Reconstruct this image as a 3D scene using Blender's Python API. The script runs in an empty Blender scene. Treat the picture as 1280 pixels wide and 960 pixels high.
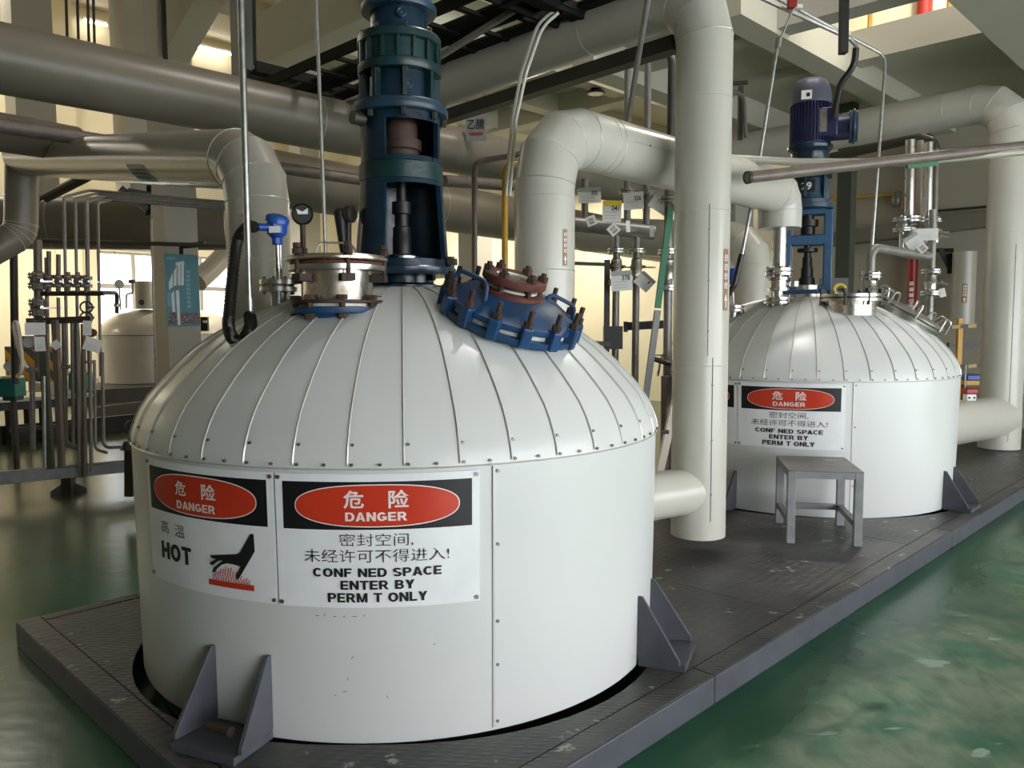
import bpy, bmesh, math, random
from mathutils import Vector, Matrix
random.seed(7)
PI = math.pi
scn = bpy.context.scene
COL = scn.collection
V = Vector

# ------------------------------------------------------------------ camera
FPX, PITCH, ROLL, EYE = 998.0, 0.075, -0.004, V((0, 0, 1.57))
_F = V((0, math.cos(PITCH), -math.sin(PITCH)))
_R0 = V((1, 0, 0)); _U0 = _R0.cross(_F)
_R = _R0 * math.cos(ROLL) + _U0 * math.sin(ROLL)
_U = -_R0 * math.sin(ROLL) + _U0 * math.cos(ROLL)
cam = bpy.data.cameras.new('camera'); cam_o = bpy.data.objects.new('camera', cam); COL.objects.link(cam_o)
cam.sensor_width = 36; cam.lens = FPX / 1280 * 36; cam.clip_end = 200
cam_o.matrix_world = Matrix.Translation(EYE) @ Matrix((_R, _U, -_F)).transposed().to_4x4()
scn.camera = cam_o

# ------------------------------------------------------------------ world, exposure, lamps
scn.view_settings.view_transform = 'Standard'
scn.view_settings.look = 'None'
scn.view_settings.gamma = 1.0
scn.view_settings.use_curve_mapping = False
scn.view_settings.exposure = 0.94
wd = bpy.data.worlds.new('sky'); scn.world = wd; wd.use_nodes = True
bgn = wd.node_tree.nodes['Background']
bgn.inputs['Color'].default_value = (0.93, 0.97, 1.0, 1)
bgn.inputs['Strength'].default_value = 4.2

def area_light(name, loc, target, sx, sy, power, color=(1, 1, 1)):
    l = bpy.data.lights.new(name, 'AREA'); l.shape = 'RECTANGLE'; l.size = sx; l.size_y = sy
    l.energy = power; l.color = color
    o = bpy.data.objects.new(name, l); COL.objects.link(o); o.location = loc
    o.rotation_euler = (V(target) - V(loc)).to_track_quat('-Z', 'Y').to_euler()
    return o

# building axes: e1 runs along the row of tanks, e2 to the far left
E1 = V((0.7, 0.7141, 0)).normalized(); E2 = V((-E1.y, E1.x, 0)); UP = V((0, 0, 1))
def W(a, b, z=0.0): return E1 * a + E2 * b + UP * z
def AB(p): return p.dot(E1), p.dot(E2)
def at(px, py, Y):
    """point that a measured picture point has at distance Y in front of the camera"""
    d = _F + _R * ((px - 640) / FPX) - _U * ((py - 480) / FPX)
    return EYE + d * (Y / d.y)
T1 = V((-.523, 3.86, 0)); T2 = V((2.585, 7.04, 0))

# ------------------------------------------------------------------ materials
def mat(name, rgb, rough=.5, metal=0.0, rgb2=None, scale=6.0, lo=.35, hi=.7, bump=0.0, bscale=60.0, detail=6.0, emit=None, estr=0.0, spec=None, rough2=None, stretch=None):
    m = bpy.data.materials.new(name); m.use_nodes = True
    nt = m.node_tree; b = nt.nodes['Principled BSDF']
    b.inputs['Base Color'].default_value = (*rgb, 1); b.inputs['Roughness'].default_value = rough
    b.inputs['Metallic'].default_value = metal
    if spec is not None: b.inputs['Specular IOR Level'].default_value = spec
    tc = nt.nodes.new('ShaderNodeTexCoord'); src = tc.outputs['Object']
    if stretch:
        mp = nt.nodes.new('ShaderNodeMapping'); mp.inputs['Scale'].default_value = stretch
        nt.links.new(src, mp.inputs['Vector']); src = mp.outputs['Vector']
    n = nt.nodes.new('ShaderNodeTexNoise'); n.inputs['Scale'].default_value = scale; n.inputs['Detail'].default_value = detail
    nt.links.new(src, n.inputs['Vector'])
    r = nt.nodes.new('ShaderNodeValToRGB')
    if rgb2 is None: rgb2 = tuple(c * .93 for c in rgb)
    r.color_ramp.elements[0].position = lo; r.color_ramp.elements[0].color = (*rgb, 1)
    r.color_ramp.elements[1].position = hi; r.color_ramp.elements[1].color = (*rgb2, 1)
    nt.links.new(n.outputs['Fac'], r.inputs['Fac']); nt.links.new(r.outputs['Color'], b.inputs['Base Color'])
    if rough2 is not None:
        mr = nt.nodes.new('ShaderNodeMapRange'); mr.inputs['From Min'].default_value = lo; mr.inputs['From Max'].default_value = hi
        mr.inputs['To Min'].default_value = rough; mr.inputs['To Max'].default_value = rough2
        nt.links.new(n.outputs['Fac'], mr.inputs['Value']); nt.links.new(mr.outputs['Result'], b.inputs['Roughness'])
    if bump:
        n2 = nt.nodes.new('ShaderNodeTexNoise'); n2.inputs['Scale'].default_value = bscale; n2.inputs['Detail'].default_value = 4
        nt.links.new(src, n2.inputs['Vector'])
        bp = nt.nodes.new('ShaderNodeBump'); bp.inputs['Strength'].default_value = bump; bp.inputs['Distance'].default_value = .01
        nt.links.new(n2.outputs['Fac'], bp.inputs['Height']); nt.links.new(bp.outputs['Normal'], b.inputs['Normal'])
    if emit:
        b.inputs['Emission Color'].default_value = (*emit, 1); b.inputs['Emission Strength'].default_value = estr
    return m

M = {}
M['white'] = mat('white_cladding', (.68, .685, .675), .30, rgb2=(.655, .66, .65), scale=2.0, bump=.02, bscale=7)
M['white_pipe'] = mat('white_pipe_cladding', (.57, .545, .485), .28, rgb2=(.535, .51, .45), scale=2.0, bump=.02, bscale=6)
M['clad'] = mat('pipe_cladding', (.42, .39, .325), .30, rgb2=(.38, .35, .29), scale=2.5, bump=.03, bscale=5)  # tone lowered as well, in place of weaker light on the background pipes
M['clad_shaded'] = mat('shaded_pipe_cladding', (.19, .165, .127), .36, rgb2=(.16, .14, .107), scale=2.2, bump=.04, bscale=4)  # cladding darkened in colour for the dim light on the upper pipes
M['seam'] = mat('seam_metal', (.60, .59, .56), .35, .3)
M['seam_dark'] = mat('dark_seam', (.13, .12, .11), .7)
M['screw'] = mat('screw_steel', (.22, .21, .20), .4, .7)
M['blue'] = mat('machine_blue', (.006, .030, .062), .26, rgb2=(.003, .012, .022), scale=9, lo=.4, hi=.75, bump=.12, bscale=40)
M['teal'] = mat('machine_teal', (.010, .045, .050), .34, rgb2=(.005, .022, .025), scale=10, bump=.12, bscale=50)
M['blue2'] = mat('stand_blue', (.045, .115, .24), .4, rgb2=(.035, .095, .19), scale=8)
M['blue3'] = mat('gear_blue', (.022, .062, .11), .36, rgb2=(.012, .032, .055), scale=8)
M['navy'] = mat('motor_navy', (.024, .027, .10), .36, rgb2=(.015, .017, .06), scale=7)
M['motor_cap'] = mat('motor_cap', (.075, .08, .12), .45)
M['bright_blue'] = mat('head_blue', (.02, .09, .42), .35)
M['way_blue'] = mat('manway_blue', (.012, .06, .165), .45, rgb2=(.04, .045, .055), scale=7, lo=.45, hi=.8, bump=.1)
M['black'] = mat('black_paint', (.012, .011, .011), .45)
M['dark'] = mat('dark_steel', (.045, .037, .032), .5, rgb2=(.03, .026, .022))
M['tray'] = mat('cable_tray_black', (.012, .011, .010), .8, spec=.2)
M['rust'] = mat('rusty_steel', (.075, .036, .022), .65, rgb2=(.03, .021, .018), scale=22, bump=.2)
M['rust_red'] = mat('red_oxide', (.17, .05, .035), .65, rgb2=(.10, .032, .024), scale=14, bump=.15)
M['steel'] = mat('stainless', (.62, .60, .57), .24, 1.0, rgb2=(.45, .43, .40), scale=9, rough2=.42)
M['dirty_steel'] = mat('stained_stainless', (.70, .64, .56), .27, .95, rgb2=(.30, .23, .17), scale=9, lo=.48, hi=.72, rough2=.55)
M['galv'] = mat('galvanised', (.45, .45, .43), .36, .85, rgb2=(.33, .33, .31), scale=30)
M['pipe_grey'] = mat('grey_pipe', (.27, .25, .235), .4, .35, rgb2=(.2, .185, .17), scale=12)
M['pipe_brown'] = mat('brown_pipe', (.20, .16, .14), .45, .2, rgb2=(.15, .12, .10), scale=10)
M['lamp_black'] = M['black']
M['yellow'] = mat('yellow_paint', (.62, .34, .03), .45)
M['red'] = mat('red_paint', (.33, .02, .015), .4)
M['slate'] = mat('slate_paint', (.082, .085, .105), .45, rgb2=(.062, .064, .076), scale=8, bump=.05)
M['stool'] = mat('stool_grey', (.26, .265, .275), .42, rgb2=(.20, .205, .21), scale=14)
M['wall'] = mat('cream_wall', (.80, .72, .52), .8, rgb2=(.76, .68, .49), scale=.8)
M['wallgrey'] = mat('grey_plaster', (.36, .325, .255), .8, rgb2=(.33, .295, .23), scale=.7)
M['concrete'] = mat('painted_concrete', (.48, .455, .37), .8, rgb2=(.44, .415, .34), scale=.9, bump=.03)
M['soffit'] = mat('soffit_paint', (.62, .60, .48), .8, rgb2=(.58, .56, .45), scale=.9)
M['column'] = mat('column_paint', (.42, .40, .345), .75, rgb2=(.385, .365, .315), scale=.9)
M['tag'] = mat('paper_tag', (.82, .81, .80), .7)
M['tag_yellow'] = mat('tag_yellow', (.85, .66, .04), .6)
M['tag_grey'] = mat('tag_grey', (.42, .41, .40), .6)
M['ink'] = mat('ink_black', (.01, .01, .01), .55)
M['sign_black'] = mat('sign_black', (.006, .005, .008), .5)
M['sign_white'] = mat('sign_white', (.90, .90, .92), .28)
M['sign_red'] = mat('sign_red', (.62, .045, .018), .30)
M['letter_white'] = mat('letter_white', (.88, .78, .74), .4)
M['ptfe'] = mat('white_gasket', (.85, .83, .78), .5, rgb2=(.6, .56, .5), scale=25)
M['green'] = mat('green_paint', (.02, .17, .075), .45)
M['green_steel'] = mat('green_grey_steel', (.075, .085, .065), .5)
M['teal_box'] = mat('teal_paint', (.015, .16, .15), .5)
M['rubber'] = mat('black_rubber', (.016, .013, .012), .4)
M['hose_white'] = mat('white_hose', (.80, .70, .60), .5)
M['cable'] = mat('white_cable', (.75, .72, .66), .5)
M['poster_blue'] = mat('poster_blue', (.055, .21, .29), .4)
M['poster_pale'] = mat('poster_pale', (.62, .72, .78), .4)
M['poster_mid'] = mat('poster_mid', (.16, .36, .45), .4)
M['poster_dark'] = mat('poster_dark', (.05, .04, .06), .5, rgb2=(.35, .25, .25), scale=60, lo=.5, hi=.6)
M['label_brown'] = mat('label_brown', (.34, .19, .11), .5)
M['table'] = mat('pale_table', (.78, .76, .70), .5)
M['tube'] = mat('fluorescent', (1, 1, 1), .5, emit=(1.0, .92, .78), estr=9)
M['lens'] = mat('lamp_lens', (.7, .7, .68), .3)
M['olive_glass'] = mat('sight_glass', (.16, .17, .13), .08)
def _glass():
    m = bpy.data.materials.new('window_glass'); m.use_nodes = True; nt = m.node_tree
    nt.nodes.clear(); o = nt.nodes.new('ShaderNodeOutputMaterial'); mx = nt.nodes.new('ShaderNodeMixShader')
    t = nt.nodes.new('ShaderNodeBsdfTransparent'); g = nt.nodes.new('ShaderNodeBsdfGlossy'); g.inputs['Roughness'].default_value = .03
    t.inputs['Color'].default_value = (.93, .95, .95, 1); mx.inputs['Fac'].default_value = .07
    nt.links.new(t.outputs[0], mx.inputs[1]); nt.links.new(g.outputs[0], mx.inputs[2]); nt.links.new(mx.outputs[0], o.inputs['Surface'])
    return m
M['glass'] = _glass()
def _floor():
    """green epoxy, worn to a pale grey green in the walked-on lane, dark where it is kept"""
    m = bpy.data.materials.new('green_epoxy'); m.use_nodes = True; nt = m.node_tree; L = nt.links; b = nt.nodes['Principled BSDF']
    tc = nt.nodes.new('ShaderNodeTexCoord')
    def noise(s, d=8, st=None, dist=0.0):
        n = nt.nodes.new('ShaderNodeTexNoise'); n.inputs['Scale'].default_value = s; n.inputs['Detail'].default_value = d; n.inputs['Distortion'].default_value = dist
        if st:
            mp = nt.nodes.new('ShaderNodeMapping'); mp.inputs['Scale'].default_value = st; mp.inputs['Rotation'].default_value = (0, 0, -.79)
            L.new(tc.outputs['Object'], mp.inputs['Vector']); L.new(mp.outputs[0], n.inputs['Vector'])
        else: L.new(tc.outputs['Object'], n.inputs['Vector'])
        return n.outputs['Fac']
    def ramp(f, c0, c1, p0, p1):
        r = nt.nodes.new('ShaderNodeValToRGB'); e = r.color_ramp.elements
        e[0].position = p0; e[1].position = p1; e[0].color = (*c0, 1); e[1].color = (*c1, 1); L.new(f, r.inputs['Fac']); return r.outputs['Color']
    def mix(f, a, c):
        x = nt.nodes.new('ShaderNodeMix'); x.data_type = 'RGBA'; L.new(f, x.inputs['Factor']); L.new(a, x.inputs['A']); L.new(c, x.inputs['B']); return x.outputs['Result']
    geo = nt.nodes.new('ShaderNodeNewGeometry')
    def along(axis):
        d = nt.nodes.new('ShaderNodeVectorMath'); d.operation = 'DOT_PRODUCT'; L.new(geo.outputs['Position'], d.inputs[0]); d.inputs[1].default_value = axis; return d.outputs['Value']
    def smooth(v, lo, hi):
        r = nt.nodes.new('ShaderNodeMapRange'); r.interpolation_type = 'SMOOTHSTEP'; r.inputs['From Min'].default_value = lo; r.inputs['From Max'].default_value = hi; L.new(v, r.inputs['Value']); return r.outputs['Result']
    def math2(op, a, c):
        x = nt.nodes.new('ShaderNodeMath'); x.operation = op
        for k, q in ((0, a), (1, c)):
            if isinstance(q, (int, float)): x.inputs[k].default_value = q
            else: L.new(q, x.inputs[k])
        return x.outputs[0]
    A_, B_ = along(tuple(E1)), along(tuple(E2))
    # the lane on the open side of the platform is worn; a strip of dirt-free green stays along its edge
    lane = math2('MULTIPLY', smooth(math2('ADD', B_, math2('MULTIPLY', noise(2.2, 5), .55)), 1.72, 1.38), smooth(A_, .9, 2.2))
    green = ramp(noise(1.6), (.010, .075, .034), (.022, .115, .058), .35, .65)
    olive = ramp(noise(1.1), (.06, .085, .05), (.12, .125, .08), .35, .65)  # olive tone raised to carry the tan reflection on the rear floor
    green = mix(smooth(B_, 4.6, 7.5), green, olive)
    worn = ramp(noise(4.5, 10), (.16, .34, .22), (.50, .54, .41), .34, .64)
    w2 = ramp(noise(1.0, 10, (1, .45, 1), .6), (0, 0, 0), (1, 1, 1), .34, .58)
    grit = ramp(noise(11, 10, (1, .6, 1), .8), (.45, .5, .45), (1, 1, 1), .30, .60)
    wm = nt.nodes.new('ShaderNodeMix'); wm.data_type = 'RGBA'; wm.blend_type = 'MULTIPLY'; wm.inputs['Factor'].default_value = .6; L.new(worn, wm.inputs['A']); L.new(grit, wm.inputs['B']); worn = wm.outputs['Result']
    f1 = math2('MULTIPLY', lane, math2('ADD', math2('MULTIPLY', w2, .72), .28))
    c = mix(f1, green, worn)
    f2 = math2('MULTIPLY', ramp(noise(8, 6, (.35, 1, 1), .3), (0, 0, 0), (1, 1, 1), .655, .69), lane)
    pale = ramp(noise(3), (.42, .58, .45), (.45, .54, .44), .4, .6)
    c = mix(f2, c, pale)
    f3 = math2('MULTIPLY', ramp(noise(2.3, 9, (.5, 1, 1), 1.2), (0, 0, 0), (1, 1, 1), .60, .70), math2('MULTIPLY', lane, .8))
    c = mix(f3, c, ramp(noise(2), (.014, .075, .038), (.02, .06, .03), .4, .6))
    L.new(c, b.inputs['Base Color'])
    mr = nt.nodes.new('ShaderNodeMapRange'); b.inputs['Specular IOR Level'].default_value = .3; mr.inputs['To Min'].default_value = .23; mr.inputs['To Max'].default_value = .55
    L.new(f1, mr.inputs['Value']); L.new(mr.outputs[0], b.inputs['Roughness'])
    bp = nt.nodes.new('ShaderNodeBump'); bp.inputs['Strength'].default_value = .08; bp.inputs['Distance'].default_value = .02
    L.new(noise(9, 3), bp.inputs['Height']); L.new(bp.outputs[0], b.inputs['Normal'])
    return m
M['floor'] = _floor()
def _plate():
    """grey painted chequer plate with scuffs"""
    m = bpy.data.materials.new('chequer_plate'); m.use_nodes = True; nt = m.node_tree; L = nt.links; b = nt.nodes['Principled BSDF']
    tc = nt.nodes.new('ShaderNodeTexCoord')
    n = nt.nodes.new('ShaderNodeTexNoise'); n.inputs['Scale'].default_value = 3; n.inputs['Detail'].default_value = 10; L.new(tc.outputs['Object'], n.inputs['Vector'])
    r = nt.nodes.new('ShaderNodeValToRGB'); e = r.color_ramp.elements; e[0].position = .35; e[1].position = .7
    e[0].color = (.040, .039, .041, 1); e[1].color = (.092, .087, .082, 1); L.new(n.outputs['Fac'], r.inputs['Fac'])
    n2 = nt.nodes.new('ShaderNodeTexNoise'); n2.inputs['Scale'].default_value = 13; n2.inputs['Detail'].default_value = 7; L.new(tc.outputs['Object'], n2.inputs['Vector'])
    r2 = nt.nodes.new('ShaderNodeValToRGB'); r2.color_ramp.elements[0].position = .665; r2.color_ramp.elements[1].position = .71; L.new(n2.outputs['Fac'], r2.inputs['Fac'])
    x = nt.nodes.new('ShaderNodeMix'); x.data_type = 'RGBA'; L.new(r2.outputs['Color'], x.inputs['Factor']); L.new(r.outputs['Color'], x.inputs['A'])
    x.inputs['B'].default_value = (.36, .35, .33, 1); L.new(x.outputs['Result'], b.inputs['Base Color']); b.inputs['Roughness'].default_value = .43
    mp = nt.nodes.new('ShaderNodeMapping'); mp.inputs['Scale'].default_value = (14, 40, 1); mp.inputs['Rotation'].default_value = (0, 0, .3)
    L.new(tc.outputs['Object'], mp.inputs['Vector'])
    v = nt.nodes.new('ShaderNodeTexVoronoi'); v.inputs['Scale'].default_value = 1.0; v.inputs['Randomness'].default_value = .35; L.new(mp.outputs[0], v.inputs['Vector'])
    r3 = nt.nodes.new('ShaderNodeValToRGB'); r3.color_ramp.elements[0].position = .15; r3.color_ramp.elements[1].position = .45
    r3.color_ramp.elements[0].color = (1, 1, 1, 1); r3.color_ramp.elements[1].color = (0, 0, 0, 1); L.new(v.outputs['Distance'], r3.inputs['Fac'])
    bp = nt.nodes.new('ShaderNodeBump'); bp.inputs['Strength'].default_value = .55; bp.inputs['Distance'].default_value = .004
    L.new(r3.outputs['Color'], bp.inputs['Height']); L.new(bp.outputs[0], b.inputs['Normal'])
    return m
M['plate'] = _plate(); M['plate_top'] = M['plate'].copy()
for _e, _c in zip([n for n in M['plate_top'].node_tree.nodes if n.type == 'VALTORGB'][0].color_ramp.elements, ((.13, .125, .12, 1), (.24, .235, .22, 1))): _e.color = _c
def _hazard(name, c1, c2, scale, rot):
    m = bpy.data.materials.new(name); m.use_nodes = True; nt = m.node_tree; L = nt.links; b = nt.nodes['Principled BSDF']
    tc = nt.nodes.new('ShaderNodeTexCoord'); w = nt.nodes.new('ShaderNodeTexWave'); w.inputs['Scale'].default_value = scale
    mp = nt.nodes.new('ShaderNodeMapping'); mp.inputs['Rotation'].default_value = rot
    L.new(tc.outputs['Object'], mp.inputs['Vector']); L.new(mp.outputs[0], w.inputs['Vector'])
    r = nt.nodes.new('ShaderNodeValToRGB'); r.color_ramp.interpolation = 'CONSTANT'; r.color_ramp.elements[1].position = .5
    r.color_ramp.elements[0].color = (*c1, 1); r.color_ramp.elements[1].color = (*c2, 1); L.new(w.outputs['Fac'], r.inputs['Fac'])
    L.new(r.outputs['Color'], b.inputs['Base Color']); b.inputs['Roughness'].default_value = .5
    return m
M['hazard'] = _hazard('hazard_stripes', (.80, .40, .03), (.13, .12, .11), 1.9, (0, .75, 0))
M['hazard_rail'] = _hazard('hazard_rail', (.42, .30, .10), (.04, .03, .02), 1.6, (0, 0, .3))

# ------------------------------------------------------------------ mesh builder
def basis(axis):
    z = V(axis).normalized(); x = V((0, 0, 1)).cross(z)
    if x.length < 1e-4: x = V((1, 0, 0))
    x.normalize(); return x, z.cross(x), z

class MB:
    def __init__(s): s.b = bmesh.new()
    def face(s, vs):
        try: return s.b.faces.new(vs)
        except ValueError: return None
    def box(s, c, size, ax=None):
        X, Y, Z = ax if ax else (V((1, 0, 0)), V((0, 1, 0)), V((0, 0, 1))); c = V(c); hx, hy, hz = (q / 2 for q in size)
        v = [s.b.verts.new(c + X * (i * hx) + Y * (j * hy) + Z * (k * hz)) for i in (-1, 1) for j in (-1, 1) for k in (-1, 1)]
        for q in ((0, 1, 3, 2), (4, 6, 7, 5), (0, 4, 5, 1), (2, 3, 7, 6), (0, 2, 6, 4), (1, 5, 7, 3)): s.face([v[i] for i in q])
        return s
    def bar(s, p, q, w, h, up=UP):
        p, q = V(p), V(q); z = (q - p); L = z.length; z.normalize(); x = up.cross(z)
        if x.length < 1e-4: x = V((1, 0, 0))
        x.normalize(); y = z.cross(x); return s.box((p + q) / 2, (w, h, L), (x, y, z))
    def ring(s, c, x, y, r, n): return [s.b.verts.new(c + x * (r * math.cos(2 * PI * i / n)) + y * (r * math.sin(2 * PI * i / n))) for i in range(n)]
    def skin(s, A, B):
        n = len(A)
        for i in range(n): s.face([A[i], A[(i + 1) % n], B[(i + 1) % n], B[i]])
    def cyl(s, p, q, r, r2=None, n=20, caps=True):
        p, q = V(p), V(q); x, y, z = basis(q - p); r2 = r if r2 is None else r2
        A = s.ring(p, x, y, r, n); B = s.ring(q, x, y, r2, n); s.skin(A, B)
        if caps: s.face(A[::-1]); s.face(B)
        return s
    def pipe(s, p, q, r, ri, n=28):
        """hollow tube with wall"""
        p, q = V(p), V(q); x, y, z = basis(q - p)
        A = s.ring(p, x, y, r, n); B = s.ring(q, x, y, r, n); C = s.ring(q, x, y, ri, n); D = s.ring(p, x, y, ri, n)
        s.skin(A, B); s.skin(B, C); s.skin(C, D); s.skin(D, A); return s
    def tube(s, pts, r, n=14, caps=True):
        """sweep with mitred joints"""
        P = [V(p) for p in pts]; rr = r if isinstance(r, (list, tuple)) else [r] * len(P)
        t = [(P[i + 1] - P[i]).normalized() for i in range(len(P) - 1)]
        x, y, z = basis(t[0]); prev = None
        for i, p in enumerate(P):
            if i == 0: R = s.ring(p, x, y, rr[0], n); first = R
            else:
                tin = t[i - 1]; tout = t[i] if i < len(t) else tin
                nrm = (tin + tout)
                if nrm.length < 1e-6: nrm = tin
                nrm.normalize()
                pts2 = []
                for k in range(n):
                    o = x * math.cos(2 * PI * k / n) + y * math.sin(2 * PI * k / n)
                    base = P[i - 1] + o * rr[i]; dn = tin.dot(nrm)
                    pts2.append(s.b.verts.new(base + tin * ((p - base).dot(nrm) / max(dn, .2))))
                R = pts2
                q = tin.rotation_difference(tout); x = q @ x; y = q @ y
            if prev: s.skin(prev, R)
            prev = R
        if caps: s.face(first[::-1]); s.face(prev)
        return s
    def lathe(s, prof, c=(0, 0, 0), axis=UP, n=48, caps=True):
        x, y, z = basis(axis); c = V(c); prev = None; first = None
        for r, h in prof:
            R = s.ring(c + z * h, x, y, max(r, 1e-4), n)
            if prev: s.skin(prev, R)
            else: first = R
            prev = R
        if caps: s.face(first[::-1]); s.face(prev)
        return s
    def torus(s, c, axis, R, r, n=32, m=8, a0=0, a1=2 * PI):
        x, y, z = basis(axis); c = V(c); full = abs(a1 - a0 - 2 * PI) < 1e-6
        rings = []
        for i in range(n if full else n + 1):
            a = a0 + (a1 - a0) * i / n; d = x * math.cos(a) + y * math.sin(a)
            rings.append([s.b.verts.new(c + d * (R + r * math.cos(2 * PI * k / m)) + z * (r * math.sin(2 * PI * k / m))) for k in range(m)])
        for i in range(len(rings) - (0 if full else 1)): s.skin(rings[i], rings[(i + 1) % len(rings)])
        if not full: s.face(rings[0][::-1]); s.face(rings[-1])
        return s
    def ball(s, c, r, sc=(1, 1, 1), n=16):
        bmesh.ops.create_uvsphere(s.b, u_segments=n, v_segments=max(6, n // 2), radius=r, matrix=Matrix.Translation(V(c)) @ Matrix.Diagonal((*sc, 1))); return s
    def prism(s, pts, ext):
        A = [s.b.verts.new(V(p)) for p in pts]; B = [s.b.verts.new(V(p) + V(ext)) for p in pts]
        s.face(A[::-1]); s.face(B); s.skin(A, B); return s
    def hexa(s, c, axis, r, h): return s.cyl(V(c), V(c) + V(axis).normalized() * h, r, n=6)
    def build(s, name, m, parent=None, smooth=True, ang=35, bevel=0.0):
        bm = s.b; bmesh.ops.recalc_face_normals(bm, faces=bm.faces)
        me = bpy.data.meshes.new(name)
        if parent is not None:
            o0 = ORIG.get(parent.name, V((0, 0, 0)))
            bmesh.ops.translate(bm, verts=bm.verts, vec=-o0)
            bm.to_mesh(me); o = bpy.data.objects.new(name, me); COL.objects.link(o); o.parent = parent
            ORIG[o.name] = o0
        else:
            cs = [v.co for v in bm.verts]; lo = min(c.z for c in cs)
            cx = sum(c.x for c in cs) / len(cs); cy = sum(c.y for c in cs) / len(cs); o0 = V((cx, cy, lo))
            bmesh.ops.translate(bm, verts=bm.verts, vec=-o0)
            bm.to_mesh(me); o = bpy.data.objects.new(name, me); COL.objects.link(o); o.location = o0
            ORIG[o.name] = o0
        me.materials.append(M[m] if isinstance(m, str) else m)
        if smooth:
            for p in me.polygons: p.use_smooth = True
            me.set_sharp_from_angle(angle=math.radians(ang))
        if bevel:
            bv = o.modifiers.new('edge', 'BEVEL'); bv.width = bevel; bv.segments = 2; bv.limit_method = 'ANGLE'
        bm.free(); return o
ORIG = {}

def thing(name, label, cat, loc, group=None):
    o = bpy.data.objects.new(name, None); o.empty_display_size = .1; COL.objects.link(o); o.location = loc
    o['label'] = label; o['category'] = cat
    if group: o['group'] = group
    ORIG[o.name] = V(loc); return o
def tag(o, label, cat, group=None, kind=None):
    o['label'] = label; o['category'] = cat
    if group: o['group'] = group
    if kind: o['kind'] = kind
    return o
def struct(name, mb, m, **k):
    o = mb.build(name, m, **k); o['kind'] = 'structure'; return o
def dup(root, loc, label, name=None):
    r = root.copy(); COL.objects.link(r); r.location = loc; r['label'] = label; ORIG[r.name] = V(loc)
    for ch in list(root.children):
        c = ch.copy(); COL.objects.link(c); c.parent = r; ORIG[c.name] = V(loc)
        for g in list(ch.children):
            d = g.copy(); COL.objects.link(d); d.parent = c
    return r

def text_into(mb, body, size, fn, bold=0.0, xs=1.0, spacing=1.0):
    """lettering as flat faces; fn maps the glyph plane (x centred, y from the baseline) into the place"""
    cu = bpy.data.curves.new('lettering', 'FONT'); cu.body = body; cu.size = size; cu.offset = bold; cu.align_x = 'CENTER'
    cu.space_character = spacing; cu.resolution_u = 3
    ob = bpy.data.objects.new('lettering', cu); COL.objects.link(ob)
    dg = bpy.context.evaluated_depsgraph_get(); me = bpy.data.meshes.new_from_object(ob.evaluated_get(dg))
    vs = [mb.b.verts.new(fn(v.co.x * xs, v.co.y)) for v in me.vertices]
    for p in me.polygons: mb.face([vs[i] for i in p.vertices])
    bpy.data.objects.remove(ob); bpy.data.curves.remove(cu); bpy.data.meshes.remove(me)

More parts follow.
